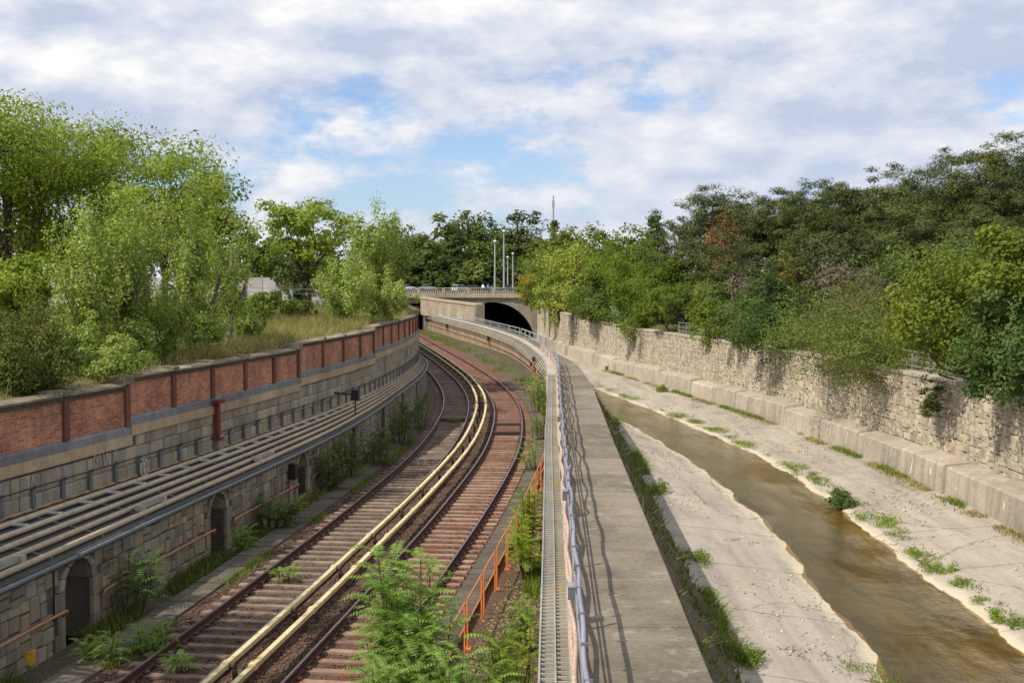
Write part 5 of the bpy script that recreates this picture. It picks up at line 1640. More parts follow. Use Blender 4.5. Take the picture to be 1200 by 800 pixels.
def make_tree(name, label, cat, base, top_z, hw, mat, bark, kind='round', seed=1, leaves=5000, leaf=0.12, bottom=0.25, group=None, hd=None, clumps=None, shift=(0, 0)):
    """trunk + limbs (part trunk) and leaf-sized faces in clumps (part crown)"""
    r = np.random.default_rng(seed)
    base = np.array(base, float)
    H = top_z - base[2]
    hd = hd or hw
    zc0 = H * bottom
    rz_ = (H - zc0) / 2
    cz = zc0 + rz_
    ncl = clumps or 60
    C = []
    lob = r.normal(size=(5, 3)); ph = r.random(5) * 6
    while len(C) < ncl:
        d = unit(r, 1)[0]
        rad = r.random() ** 0.42
        k = 0.80 + 0.11 * sum(math.sin(3 * float(d @ lob[i]) + ph[i]) for i in range(5)) / 1.0
        k = max(0.5, min(1.05, k))
        p = d * rad * k
        if kind == 'poplar':
            p[2] = r.uniform(-1, 1) ; w = math.sqrt(max(0.05, 1 - abs(p[2] * .93) ** 2.2)); p[0] *= w; p[1] *= w
        if kind == 'pine' and p[2] < -0.55 and r.random() < .7: continue
        if kind == 'umbrella' and p[2] < -0.1 and r.random() < .45: continue
        C.append((p[0] * hw, p[1] * hd, cz + p[2] * rz_))
    C = np.array(C)
    if kind == 'poplar':
        C = poplar_points(r, H, hw, hd, ncl, zc0); ncl = len(C)
    else:       # bring the clump cloud to the stated height and width
        crm = {'round': .30, 'robinia': .30, 'pine': .20, 'umbrella': .19, 'bush': .30, 'thin': .30, 'conifer': .22}[kind] * (hw + rz_) / 2
        fl = {'round': .75, 'robinia': .55, 'pine': .48, 'umbrella': .46, 'bush': .8, 'thin': .6, 'conifer': .4}[kind]
        C[:, 2] = zc0 + (C[:, 2] - zc0) * (H - .7 * crm * fl - zc0) / max(.1, C[:, 2].max() - zc0)
        sx = (hw - .55 * crm) / max(.05, np.percentile(np.abs(C[:, 0]), 97))
        C[:, 0] *= sx; C[:, 1] *= sx
    C = C + np.array([shift[0], shift[1], 0])
    # keep silhouettes uneven: a few stray twigs beyond the crown
    per = max(6, leaves // ncl)
    cr_ = {'round': .30, 'poplar': .15, 'robinia': .30, 'pine': .20, 'umbrella': .19, 'bush': .30, 'thin': .30, 'conifer': .22}[kind] * (hw + rz_) / 2 * r.uniform(.65, 1.3, ncl)
    flat = {'round': .75, 'poplar': 1.7, 'robinia': .55, 'pine': .48, 'umbrella': .46, 'bush': .8, 'thin': .6, 'conifer': .4}[kind]
    d = unit(r, ncl * per)
    rad = r.random(ncl * per) ** 0.45
    ci = np.repeat(np.arange(ncl), per)
    off_ = d * rad[:, None] * cr_[ci][:, None]
    off_[:, 2] *= flat
    if kind == 'conifer':
        C[:, :2] *= (1.05 - (C[:, 2:3] - zc0) / (2 * rz_)) * 1.1
    P = C[ci] + off_
    out = P - np.array([shift[0], shift[1], cz]); out /= np.linalg.norm(out, axis=1, keepdims=True) + 1e-9
    up = {'pine': 0.8, 'umbrella': 0.9}.get(kind, 0.45)
    Nn = d * 0.55 + out * 0.35 + np.array([0, 0, up]) + r.normal(size=(len(P), 3)) * 0.45
    Nn /= np.linalg.norm(Nn, axis=1, keepdims=True)
    L = leaf * r.uniform(.55, 1.4, len(P)) * r.uniform(.8, 1.2, ncl)[ci]
    Wd = L * {'pine': .22, 'umbrella': .22, 'conifer': .32, 'robinia': .45, 'thin': .4}.get(kind, .62)
    V, F = leaf_quads(P, Nn, L, Wd, r, {'robinia': .35, 'pine': None}.get(kind))
    var = np.clip(np.repeat(r.random(ncl)[ci] * .5 + r.random(len(P)) * .5, 4), 0, 1)
    t = thing(name, label, cat, base, group)
    me = np_mesh('crown', V, F, mat, var=var)
    obj_from_mesh('crown', me, t)
    m = MB()
    tr = max(0.05, min(0.42, H * 0.017 + 0.02))
    fork = zc0 + rz_ * (0.35 if kind not in ('pine', 'umbrella', 'conifer') else 0.95)
    tx_, ty_ = r.uniform(-.15, .15) * hw, r.uniform(-.15, .15) * hw
    tx_ += shift[0] * .8; ty_ += shift[1] * .8
    fork = max(fork, 0.4)
    tp = [(0, 0, -0.3), (tx_ * .3, ty_ * .3, fork * .4), (tx_, ty_, fork), (tx_ * 1.05, ty_ * 1.05, max(fork + .1, min(H * .74, fork + rz_ * .8)))]
    m.tube(tp, [tr * 1.25, tr, tr * .75, tr * .25], 7)
    idx = r.permutation(ncl)[:min(ncl, 18 if H > 4 else 9)]
    for i in idx:
        c = C[i]
        t0 = r.uniform(.45, 1.0)
        a = np.array([tx_ * t0, ty_ * t0, min(fork * t0 + (0.25 * rz_ if kind in ('pine', 'umbrella') else 0), c[2])])
        mid = (a + c) / 2 + np.array([0, 0, -0.08 * abs(c[2] - a[2]) - .02 * hw]) + r.normal(size=3) * .05 * hw
        m.tube([a, mid, c], [tr * .45, tr * .28, tr * .10], 5, cap=False)
    m.build('trunk', bark, t, True)
    return t


def T(name, label, cat, px_, Y, top, hwpx, mat, kind, leaves, leaf, bottom=0.2, bark='bark', seed=None, bz=None, group=None, clumps=None, hd=None, dx=0.0):
    p = at(px_, top, Y)
    x = p.x + dx
    if bz is None:
        if Y > Yend: bz = 5.55
        elif x < fM(Y): bz = float(left_z(np.array(x), np.array(float(Y))))
        else: bz = float(right_z(np.array(x), np.array(float(Y)))) - 0.1
    return make_tree(name, label, cat, (x, Y, bz), p.z, hwpx * Y / 1350, M[mat], M[bark], kind, seed or int(px_ * 3 + Y), leaves, leaf, bottom, group, hd, clumps)


GL = 'trees behind the left brick wall'
# left bank, back to front
T('robinia_tree', 'tall airy robinia cut by the left edge of the picture', 'tree', -2, 58, 92, 105, 'L_robinia', 'robinia', 30000, 0.21, 0.16, group=GL, clumps=190)
T('robinia_tree', 'broad airy robinia behind the poplars on the left', 'tree', 112, 62, 140, 132, 'L_robinia', 'robinia', 30000, 0.21, 0.18, group=GL, clumps=210)
T('robinia_tree', 'robinia crown at the right behind the front poplar thicket', 'tree', 190, 58, 170, 76, 'L_robinia', 'robinia', 10000, 0.22, 0.2, group=GL, clumps=80)
T('dark_tree', 'darker rounded tree behind the right side of the poplar thicket', 'tree', 238, 66, 190, 58, 'L_dark', 'round', 8500, 0.26, 0.1, group=GL, clumps=60)
T('poplar_tree', 'young poplar in the middle of the left thicket', 'tree', 145, 36, 205, 80, 'L_poplar', 'poplar', 16000, 0.10, 0.02, 'bark_pale', group=GL, clumps=170)
T('poplar_tree', 'young poplar at the front left of the thicket', 'tree', 100, 34, 240, 60, 'L_poplar', 'poplar', 9500, 0.10, 0.0, 'bark_pale', group=GL, clumps=100)
T('poplar_tree', 'slender young poplar at the right of the thicket with a pointed top', 'tree', 224, 40, 198, 50, 'L_poplar', 'poplar', 12000, 0.10, 0.03, 'bark_pale', group=GL, clumps=130)
T('poplar_tree', 'low poplar at the right foot of the thicket with an open top', 'tree', 266, 43, 215, 44, 'L_poplar', 'poplar', 8000, 0.10, 0.05, 'bark_pale', group=GL, clumps=90)
T('poplar_tree', 'lowest poplar sapling in front of the thicket by the coping', 'tree', 190, 37, 318, 60, 'L_poplar', 'poplar', 9000, 0.10, -0.02, 'bark_pale', group=GL, clumps=90)
T('round_bush', 'dark yellow green bush behind the wall at the lower left', 'bush', 12, 28.5, 348, 82, 'L_bush', 'bush', 26000, 0.075, -0.55, group=GL, clumps=110)
T('robinia_tree', 'small robinia with a flat open crown left of the slender poplar', 'tree', 362, 84, 232, 56, 'L_robinia', 'robinia', 7000, 0.32, 0.22, group=GL, clumps=60)
T('dark_tree', 'dark small tree under the flat robinia crown', 'tree', 352, 92, 290, 42, 'L_dark', 'round', 4200, 0.28, 0.1, group=GL, clumps=45)
T('poplar_tree', 'slender poplar with a feathery top near the end of the brick wall', 'tree', 440, 76, 222, 48, 'L_poplar', 'poplar', 9000, 0.19, 0.05, 'bark_pale', group=GL, clumps=110)
T('poplar_tree', 'full poplar at the right end of the brick wall', 'tree', 460, 80, 250, 34, 'L_linden', 'poplar', 6000, 0.2, 0.03, 'bark_pale', group=GL, clumps=70)
T('poplar_bush', 'low pale poplar bush in front of the slender poplar', 'bush', 408, 60, 292, 54, 'L_poplar', 'poplar', 10000, 0.13, -0.03, 'bark_pale', group=GL, clumps=110)
T('poplar_bush', 'low pale poplar bush leaning over the end of the brick wall', 'bush', 450, 64, 312, 42, 'L_poplar', 'poplar', 7000, 0.13, -0.03, 'bark_pale', group=GL, clumps=80)
T('poplar_bush', 'small pale poplar bush in the dry meadow', 'bush', 336, 64, 340, 20, 'L_poplar', 'poplar', 3500, 0.13, -0.02, 'bark_pale', group=GL, clumps=40)
T('yellow_tree', 'yellow green tree between the thicket and the flat robinia', 'tree', 305, 110, 268, 34, 'L_linden', 'round', 4200, 0.38, 0.1, group=GL, clumps=50)
T('dark_tree', 'dark low tree far behind the pale panel wall on the left', 'tree', 290, 130, 292, 30, 'L_forest', 'round', 3000, 0.45, 0.05, group=GL, clumps=40)
T('dark_tree', 'dark low tree far behind the flat robinia', 'tree', 395, 135, 285, 34, 'L_forest', 'round', 3000, 0.45, 0.05, group=GL, clumps=40)
T('dark_tree', 'shaded tree behind the trunks at the far left', 'tree', 30, 95, 250, 80, 'L_dark', 'round', 5000, 0.4, 0.22, group=GL, clumps=60)

for x_, y_, lab_ in ((-14.6, 13.5, 'robinia behind the brick wall beside the viewer'), (-14.0, 18.6, 'robinia behind the brick wall just left of the picture')):
    make_tree('robinia_tree', lab_, 'tree', (x_, y_, 4.4), 12.0, 2.3, M['L_robinia'], M['bark'], 'robinia', int(y_ * 7), 5000, 0.26, 0.22, GL, None, 60)
T('poplar_bush', 'low green sapling by the coping right of the thicket', 'bush', 292, 45, 352, 28, 'L_poplar', 'poplar', 5000, 0.10, -0.05, 'bark_pale', group=GL, clumps=60)
for px_, Y, top, hw, lab in ((88, 32, 362, 34, 'low bright poplar sapling at the left foot of the thicket'), (158, 34.5, 372, 36, 'low bright poplar sapling at the middle foot of the thicket'), (236, 39.5, 362, 34, 'low bright poplar sapling at the right foot of the thicket')):
    T('poplar_bush', lab, 'bush', px_, Y, top, hw, 'L_poplar', 'bush', 7500, 0.085, -0.1, 'bark_pale', group=GL, clumps=70)
T('green_bush', 'tall green bush in front of the robinia trunks at the far left', 'bush', 22, 48, 296, 58, 'L_robinia', 'bush', 12000, 0.16, -0.1, group=GL, clumps=80)
T('green_bush', 'green bush in the meadow behind the low sapling', 'bush', 296, 58, 338, 34, 'L_linden', 'bush', 6000, 0.15, -0.1, group=GL, clumps=60)
T('round_bush', 'low leafy bush between the thicket and the coping', 'bush', 122, 31.5, 392, 44, 'L_poplar', 'bush', 9000, 0.085, -0.1, group=GL, clumps=60)
T('poplar_bush', 'low green sapling in the meadow left of the pale bushes', 'bush', 352, 60, 348, 26, 'L_linden', 'poplar', 4500, 0.12, -0.05, 'bark_pale', group=GL, clumps=60)
# forest behind the bridge
GF = 'trees of the wood behind the bridge'
for px_, Y, top, hw, mat, kind, lab in (
        (482, 300, 262, 30, 'L_forest', 'round', 'leftmost tree of the dark wood behind the bridge'),
        (512, 310, 250, 34, 'L_forest', 'round', 'broad green tree in the left half of the far wood'),
        (548, 318, 245, 32, 'L_forest', 'round', 'highest broad tree of the far wood'),
        (580, 322, 248, 30, 'L_dark', 'round', 'dark broad tree in the middle of the far wood'),
        (613, 305, 246, 32, 'L_pine', 'round', 'dark pine at the right end of the far wood'),
        (497, 285, 283, 28, 'L_forest', 'round', 'lower green tree at the left front of the far wood'),
        (530, 288, 276, 26, 'L_dark', 'conifer', 'dark conifer at the front of the far wood'),
        (562, 290, 282, 28, 'L_forest', 'round', 'lower green tree in the middle front of the far wood'),
        (592, 285, 290, 24, 'L_dark', 'round', 'low dark tree behind the lamp posts'),
        (632, 300, 282, 22, 'L_forest', 'round', 'low tree right of the far pine'),
        (536, 284, 322, 16, 'L_linden', 'bush', 'small round yellow green bush on the far plaza'),
        (470, 290, 290, 26, 'L_forest', 'round', 'green tree behind the end of the brick wall'),
        (610, 284, 315, 26, 'L_forest', 'bush', 'dark undergrowth bush behind the far lamp posts'),
        (505, 284, 318, 30, 'L_dark', 'bush', 'dark undergrowth bush behind the parked cars'),
        (565, 284, 306, 34, 'L_forest', 'bush', 'green undergrowth bush behind the walking people'),
        (480, 284, 318, 24, 'L_forest', 'bush', 'green undergrowth bush at the left end of the bridge'),
        (650, 330, 258, 12, 'L_pine', 'conifer', 'small dark conifer beside the antenna mast'),
        (440, 330, 262, 34, 'L_forest', 'round', 'far green tree behind the slender poplar'),
        (330, 330, 288, 40, 'L_forest', 'round', 'far green tree behind the yellow green tree on the left')):
    T('forest_tree', lab, 'tree', px_, Y, top, hw, mat, kind, 3600, 0.95 if kind != 'pine' else 1.1, 0.0 if kind == 'bush' else 0.06, 'bark_pine' if kind == 'pine' else 'bark', group=GF, clumps=55)

# right bank
GR = 'trees on the right bank'
R_ = [
    # far row
    ('linden_tree', 'yellow green linden far behind the golden tree', 665, 215, 263, 32, 'L_linden', 'round', 3600, 0.7, 0.05),
    ('linden_tree', 'green tree far behind, left of the far fir', 705, 225, 262, 34, 'L_linden', 'round', 3600, 0.7, 0.05),
    ('fir_tree', 'far dark fir poking above the row of green trees', 768, 215, 246, 26, 'L_dark', 'conifer', 3400, 0.7, 0.05),
    ('linden_tree', 'far yellowish tree left of the first big pine', 742, 205, 262, 30, 'L_linden', 'round', 3400, 0.6, 0.05),
    ('linden_tree', 'far green tree behind the bright tunnel end', 640, 205, 288, 26, 'L_linden', 'round', 3000, 0.6, 0.05),
    # tunnel end
    ('linden_tree', 'yellow green tree right of the tunnel arch hanging over the wall', 645, 152, 292, 30, 'L_linden', 'round', 5200, 0.34, 0.05),
    ('yellow_tree', 'small tree turning yellow beside the bridge end', 623, 168, 318, 14, 'L_yellow', 'round', 1800, 0.34, 0.1),
    ('dark_tree', 'low dark green tree beside the tunnel mouth', 632, 160, 338, 18, 'L_forest', 'bush', 2600, 0.34, 0.0),
    ('golden_tree', 'golden green rounded tree above the far end of the right wall', 672, 140, 283, 34, 'L_gold', 'round', 6500, 0.30, 0.05),
    ('golden_tree', 'lower golden green tree hanging over the far end of the right wall', 656, 138, 318, 26, 'L_gold', 'round', 4800, 0.28, 0.0),
    ('green_tree', 'fresh green tree right of the golden tree', 712, 128, 284, 42, 'L_green', 'round', 12000, 0.28, 0.05),
    ('green_tree', 'fresh green tree above the railing with a bush below', 758, 118, 286, 44, 'L_green', 'round', 12000, 0.26, 0.05),
    ('dark_shrub', 'shaded shrub under the fresh green trees beside the cabinet', 702, 126, 338, 34, 'L_forest', 'bush', 4500, 0.26, -0.1),
    ('dark_shrub', 'shaded shrub under the fresh green trees behind the wall railing', 785, 114, 330, 40, 'L_forest', 'bush', 5000, 0.26, -0.1),
    # pines
    ('pine_tree', 'dark pine at the left end of the pine row', 832, 128, 218, 46, 'L_pine', 'pine', 8500, 0.44, 0.15),
    ('pine_tree', 'dark pine behind the dead brown tree', 886, 122, 222, 44, 'L_pine', 'pine', 8500, 0.44, 0.15),
    ('pine_tree', 'dark pine with a bare spindly top', 938, 112, 214, 44, 'L_pine', 'pine', 8500, 0.42, 0.2),
    ('pine_tree', 'spreading pine in the middle of the right slope', 990, 104, 203, 52, 'L_pine', 'umbrella', 9500, 0.40, 0.25),
    ('pine_tree', 'broad pine left of the tallest one', 1048, 96, 190, 58, 'L_pine', 'umbrella', 10500, 0.38, 0.25),
    ('pine_tree', 'broad pine just under the tallest crown', 1110, 90, 172, 62, 'L_pine', 'umbrella', 11000, 0.36, 0.25),
    ('pine_tree', 'tallest pine at the right edge of the picture', 1172, 84, 150, 66, 'L_pine', 'umbrella', 12000, 0.35, 0.25),
    ('pine_tree', 'pine cut by the right edge of the picture', 1230, 78, 165, 60, 'L_pine', 'umbrella', 9000, 0.34, 0.25),
    ('pine_tree', 'lower pine on the slope below the spreading pine', 960, 96, 262, 50, 'L_pine', 'umbrella', 8000, 0.36, 0.15),
    ('pine_tree', 'lower pine on the slope below the broad pine', 1075, 82, 235, 62, 'L_pine', 'umbrella', 9500, 0.33, 0.15),
    ('pine_tree', 'lower pine on the slope below the tallest pine', 1165, 74, 225, 58, 'L_pine', 'umbrella', 9000, 0.31, 0.15),
    ('pine_tree', 'lower dark pine left of the dead brown tree', 800, 120, 262, 36, 'L_pine', 'pine', 6000, 0.42, 0.05),
    ('pine_tree', 'lower dark pine behind the dead branches', 860, 108, 275, 46, 'L_pine', 'pine', 7500, 0.38, 0.05),
    ('dead_tree', 'reddish brown dead tree between the pines', 846, 116, 238, 22, 'L_rust', 'thin', 2600, 0.30, 0.25),
    ('pine_tree', 'pine in the back row behind the first big pine', 850, 150, 236, 48, 'L_pine', 'pine', 5000, 0.55, 0.02),
    ('pine_tree', 'pine in the back row behind the dead brown tree', 905, 146, 238, 48, 'L_pine', 'pine', 5000, 0.55, 0.02),
    ('pine_tree', 'pine in the back row left of the spreading pine', 955, 138, 232, 50, 'L_pine', 'pine', 5000, 0.52, 0.02),
    ('pine_tree', 'pine in the back row right of the spreading pine', 1015, 130, 222, 54, 'L_pine', 'pine', 5500, 0.50, 0.02),
    ('pine_tree', 'pine in the back row behind the broad pines', 1080, 122, 205, 58, 'L_pine', 'pine', 5500, 0.48, 0.02),
    ('pine_tree', 'pine in the back row behind the tallest pine', 1150, 116, 188, 60, 'L_pine', 'pine', 5500, 0.46, 0.02),
    ('pine_tree', 'pine in the back row at the right picture edge', 1205, 110, 190, 50, 'L_pine', 'pine', 4500, 0.46, 0.02),
    ('dark_shrub', 'shaded undergrowth left of the first big pine', 795, 134, 300, 50, 'L_forest', 'bush', 4500, 0.4, 0.0),
    ('dark_shrub', 'shaded undergrowth behind the bare branches', 940, 118, 296, 60, 'L_forest', 'bush', 5000, 0.36, 0.0),
    ('dark_shrub', 'shaded undergrowth behind the bright maple crown', 1060, 100, 285, 70, 'L_forest', 'bush', 5000, 0.33, 0.0),
    # shrubs under the pines
    ('dark_shrub', 'dark shrub in the shade left of the thin sumac', 905, 92, 318, 46, 'L_dark', 'bush', 7500, 0.24, 0.0),
    ('dark_shrub', 'dark shrub behind the fresh green shrubs', 850, 102, 322, 40, 'L_forest', 'bush', 6500, 0.26, 0.0),
    ('dark_shrub', 'brown green shrub behind the thin sumac', 1010, 82, 275, 62, 'L_pine', 'bush', 8000, 0.27, 0.0),
    ('dark_shrub', 'dark shrub behind the bright maple', 1120, 66, 268, 70, 'L_forest', 'bush', 8000, 0.24, 0.0),
    ('dark_shrub', 'dark green shrub at the right edge above the grey green tree', 1205, 58, 268, 60, 'L_forest', 'bush', 7000, 0.22, 0.0),
    ('bare_shrub', 'grey leafless twigs above the thin sumac', 1000, 74, 305, 44, 'L_twig', 'thin', 5000, 0.22, 0.1),
    ('bare_shrub', 'grey leafless branches among the lower pines', 880, 100, 318, 26, 'L_twig', 'thin', 2400, 0.26, 0.2),
    ('yellow_shrub', 'yellow spot of leaves under the spindly pine', 922, 104, 286, 12, 'L_yellow', 'thin', 700, 0.24, 0.4),
]
for nm, lab, px_, Y, top, hw, mat, kind, lv, lf, bt in R_:
    pn = kind in ('pine', 'umbrella')
    T(nm, lab, 'shrub' if 'shrub' in nm else 'tree', px_, Y, top - (2 if pn else 0), hw * (1.12 if pn else 1.08), mat, kind, int(lv * (2.6 if pn else 1.4)), lf * (.80 if pn else .88), bt, 'bark_pine' if 'pine' in nm or 'dead' in nm else 'bark', group=GR,
      clumps=170 if kind in ('pine', 'umbrella') else 80)


# plants that hang over the right wall: crown given by its pixel box at the wall's distance
def hanging(name, lab, px_, Y, top, bot, hw, mat, kind, leaves, leaf, clumps=70, dx=0.4, bark='bark'):
    """grows behind the wall top and leans out over the river: crown centre at the given pixel and distance"""
    lo_, hi_ = 20.0, 180.0
    for _ in range(40):                    # distance at which this line of sight meets the wall
        Y = (lo_ + hi_) / 2
        if (px_ - 600) / 1350 * Y > float(fBK(Y)) - 0.75 + dx: hi_ = Y
        else: lo_ = Y
    a, b = at(px_, top, Y), at(px_, bot, Y)
    x = max(a.x + .3, float(fBK(Y)) + .7)
    zb_ = float(right_z(np.array(x), np.array(float(Y)))) - .1
    H = a.z - zb_
    return make_tree(name, lab, 'shrub' if 'shrub' in name else 'tree', (x, Y, zb_), a.z, hw * 1.12 * Y / 1350, M[mat], M[bark], kind, int(px_ + Y * 5), leaves, leaf, (b.z - zb_) / H,
                     'plants hanging over the right wall', None, clumps, (a.x - x, 0))


hanging('sumac_shrub', 'thin sumac with reddish leaves spilling over the right wall', 985, 68, 308, 470, 78, 'L_sumac', 'thin', 15000, 0.15, 130, 0.05)
hanging('sumac_shrub', 'fresh green lower part of the sumac thicket on the right wall', 1022, 64, 350, 472, 54, 'L_sumac', 'thin', 9500, 0.14, 90, -0.1)
hanging('maple_tree', 'bright green maple leaning over the right wall', 1128, 54, 270, 470, 68, 'L_maple', 'round', 17000, 0.17, 100, 0.2)
hanging('maple_tree', 'bright green maple crown cut by the right edge of the picture', 1192, 56, 262, 400, 52, 'L_maple', 'round', 11000, 0.17, 70, 1.0)
hanging('ailanthus_tree', 'grey green ailanthus drooping over the right wall at the picture edge', 1186, 47, 338, 505, 52, 'L_ail_d', 'robinia', 9500, 0.20, 90, 0.1)
hanging('green_shrub', 'blue green shrub on the right wall left of the sumac', 905, 82, 345, 428, 46, 'L_ail_d', 'bush', 8000, 0.16, 70, 0.1)
hanging('green_shrub', 'green shrub on the right wall between the blue green shrub and the pale shrub', 866, 88, 340, 418, 30, 'L_forest', 'bush', 4200, 0.18, 45)
hanging('green_shrub', 'pale green shrub standing on the right wall beside the railing', 826, 93, 350, 410, 21, 'L_green', 'bush', 3200, 0.18, 35)
hanging('green_shrub', 'fresh green shrub drooping deep over the right wall', 742, 108, 318, 412, 34, 'L_green', 'bush', 8500, 0.2, 45)
hanging('green_shrub', 'green shrub over the right wall beside the drooping one', 772, 104, 340, 386, 20, 'L_linden', 'bush', 3000, 0.2, 36)
hanging('green_shrub', 'olive shrub in the shade above the right wall railing', 800, 103, 330, 378, 26, 'L_linden', 'bush', 3600, 0.2, 40, 1.5)
hanging('green_shrub', 'golden green hanging branch at the far end of the right wall', 652, 138, 350, 394, 12, 'L_gold', 'bush', 1600, 0.22, 24)
hanging('grass_shrub', 'straw coloured tuft hanging down the right wall under the maple', 1093, 52, 440, 500, 16, 'L_bush', 'thin', 1500, 0.14, 26, 0.0)


# ------------------------------------------------------------------ ailanthus with feather leaves
def frond(V, F, var, origin, dirv, length, nl, r, lw=1.0):
    """pinnate leaf: a drooping rachis with paired leaflets"""
    d = np.array(dirv, float); d /= np.linalg.norm(d)
    side = np.cross(d, [0, 0, 1]); side /= np.linalg.norm(side) + 1e-9
    v0 = r.random()
    pts = []
    p = np.array(origin, float)
    step = length / nl
    dd_ = d.copy()
    for i in range(nl + 1):
        pts.append(p.copy())
        dd_ = dd_ + np.array([0, 0, -1.75 / nl * (0.3 + i / nl)]); dd_ /= np.linalg.norm(dd_)
        p = p + dd_ * step
    for i in range(1, nl + 1):
        a = pts[i]; tdir = pts[i] - pts[i - 1]; tdir /= np.linalg.norm(tdir)
        k = math.sin(math.pi * min(1, (i + 1.2) / (nl + 2.2))) ** .6
        ll = length * 0.21 * k * lw
        for sgn in (-1, 1):
            if r.random() < .04: continue
            u = side * sgn * .92 + tdir * .38 + np.array([0, 0, -0.34 + r.uniform(-.2, .2)])
            u /= np.linalg.norm(u)
            w = np.cross(u, np.cross(side * sgn, tdir)); w = tdir - u * (tdir @ u); w /= np.linalg.norm(w)
            b = len(V)
            V += [a, a + u * ll * .35 + w * ll * .17, a + u * ll, a + u * ll * .35 - w * ll * .17]
            F.append((b, b + 1, b + 2, b + 3)); var += [min(1, v0 * .5 + r.random() * .5)] * 4
    # rachis
    b = len(V)
    for i in (0, nl // 2, nl):
        V += [pts[i] + side * .006, pts[i] - side * .006]; var += [.9, .9]
    F += [(b, b + 1, b + 3, b + 2), (b + 2, b + 3, b + 5, b + 4)]


def ailanthus(label, base, height, nstem, seed, mat, flen=0.8, nfr=11, spread=.5, group='ailanthus plants beside the railing', name='ailanthus_plant', nl=11):
    r = np.random.default_rng(seed)
    t = thing(name, label, 'plant', base, group)
    V, F, var = [], [], []
    st = MB()
    for s_ in range(nstem):
        a = r.random() * 6.28
        rad = spread * math.sqrt(r.random())
        h = height * r.uniform(.6, 1.0) if s_ else height
        b0 = np.array([math.cos(a) * rad * .6, math.sin(a) * rad * .6, 0])
        tip = np.array([math.cos(a) * rad * 1.25, math.sin(a) * rad * 1.25, h])
        st.tube([b0, (b0 + tip) / 2 + r.normal(size=3) * .03, tip], [.03, .022, .01], 5)
        for k in range(nfr):
            f = 0.35 + 0.65 * k / (nfr - 1)
            p = b0 * (1 - f) + tip * f
            ang = k * 2.4 + r.uniform(-.3, .3)
            el = 0.55 + 0.9 * max(0, f - .35) + r.uniform(-.15, .25)
            frond(V, F, var, p, (math.cos(ang), math.sin(ang), el), flen * (1.05 - .35 * f) * r.uniform(.8, 1.15), nl, r)
    V = np.array(V); F = np.array(F)
    obj_from_mesh('leaves', np_mesh('leaves', V, F, mat, var=np.array(var)), t)
    st.build('stem', M['stem'], t)
    return t


ailanthus('big feathery ailanthus in the foreground before the right track', (-1.42, 18.9, -0.4), 3.2, 18, 1, M['L_ail'], .9, 21, .66, nl=13)
ailanthus('feathery ailanthus at the bottom edge right of the big one', (-0.75, 17.4, -0.4), 1.9, 9, 2, M['L_ail'], .75, 15, .55, nl=12)
ailanthus('feathery ailanthus at the bottom edge left of the big one', (-1.75, 17.5, -0.4), 1.9, 9, 3, M['L_ail'], .75, 15, .5, nl=12)
ailanthus('yellow green ailanthus against the trough at the bottom edge', (0.02, 19.4, -0.4), 1.9, 8, 4, M['L_ail_y'], .6, 15, .35)
ailanthus('pale ailanthus against the trough behind the railing foot', (0.2, 23.6, -0.4), 1.1, 6, 5, M['L_ail'], .5, 12, .3)
ailanthus('yellow green ailanthus leaning over the railing in mid distance', (0.42, 29.6, -0.4), 1.7, 9, 6, M['L_ail_y'], .6, 15, .35)
ailanthus('yellow green ailanthus behind the far part of the orange railing', (0.58, 33.5, -0.4), 1.8, 8, 7, M['L_ail_y'], .6, 14, .35)
ailanthus('small ailanthus beside the trough beyond the railing', (0.95, 46.0, -0.35), 1.3, 4, 8, M['L_ail'], .7, 10, .5)
ailanthus('green shrub against the divider wall at the start of the bend', (1.35, 55.0, -0.35), 1.5, 6, 9, M['L_weed'], .7, 10, .6)
ailanthus('bright green shrub against the divider wall in the bend', (1.6, 66.5, -0.3), 2.2, 8, 10, M['L_ail'], .8, 11, .7)
ailanthus('bright green shrub beside the orange signal', (1.75, 74.0, -0.3), 1.9, 7, 11, M['L_ail'], .8, 10, .6)
for (px_, py_, Y, hh, lab) in ((148, 700, 26.4, 1.5, 'dark feathery plant at the foot of the left wall after the first niche'), (285, 655, 32.3, 0.8, 'low plant at the left wall below the second niche'), (315, 612, 35.5, 1.1, 'dark plant at the left wall between the second and third niche'),
                               (390, 570, 42.0, 1.7, 'dense dark ailanthus at the left wall after the third niche'), (412, 556, 44.5, 2.0, 'tallest dark ailanthus at the left wall beside the graffiti'), (440, 530, 47.5, 1.6, 'dark ailanthus at the left wall in front of the graffiti'),
                               (468, 505, 53.5, 2.2, 'dark broad leaved plant at the left wall by the pilasters'), (488, 480, 59.0, 1.9, 'dark plant at the left wall where it bends out of sight'), (118, 770, 22.6, 0.75, 'bright little ailanthus in the lower left corner'),
                               (180, 745, 23.3, 0.7, 'little plant between the path slabs and the left rail')):
    p = at(px_, py_, Y)
    ailanthus(lab, (p.x, Y, -0.42), hh, 9 if hh > 1 else 6, int(px_), M['L_ail_d'] if hh > 1 else M['L_ail'], .75 if hh > 1 else .5, 13, .75 if hh > 1 else .3, 'plants along the left wall', nl=9)
for (px_, py_, Y, lab) in ((212, 775, 22.0, 'small feathery plant growing between the left rails'), (333, 670, 28.9, 'small green plant between the left rails near the left rail'), (530, 492, 62.0, 'small dark plant between the left rails in the bend')):
    p = at(px_, py_, Y)
    ailanthus(lab, (p.x, Y, -0.25), 0.34, 4, int(px_), M['L_ail'], .5, 8, .25, 'plants between the left rails', nl=8)


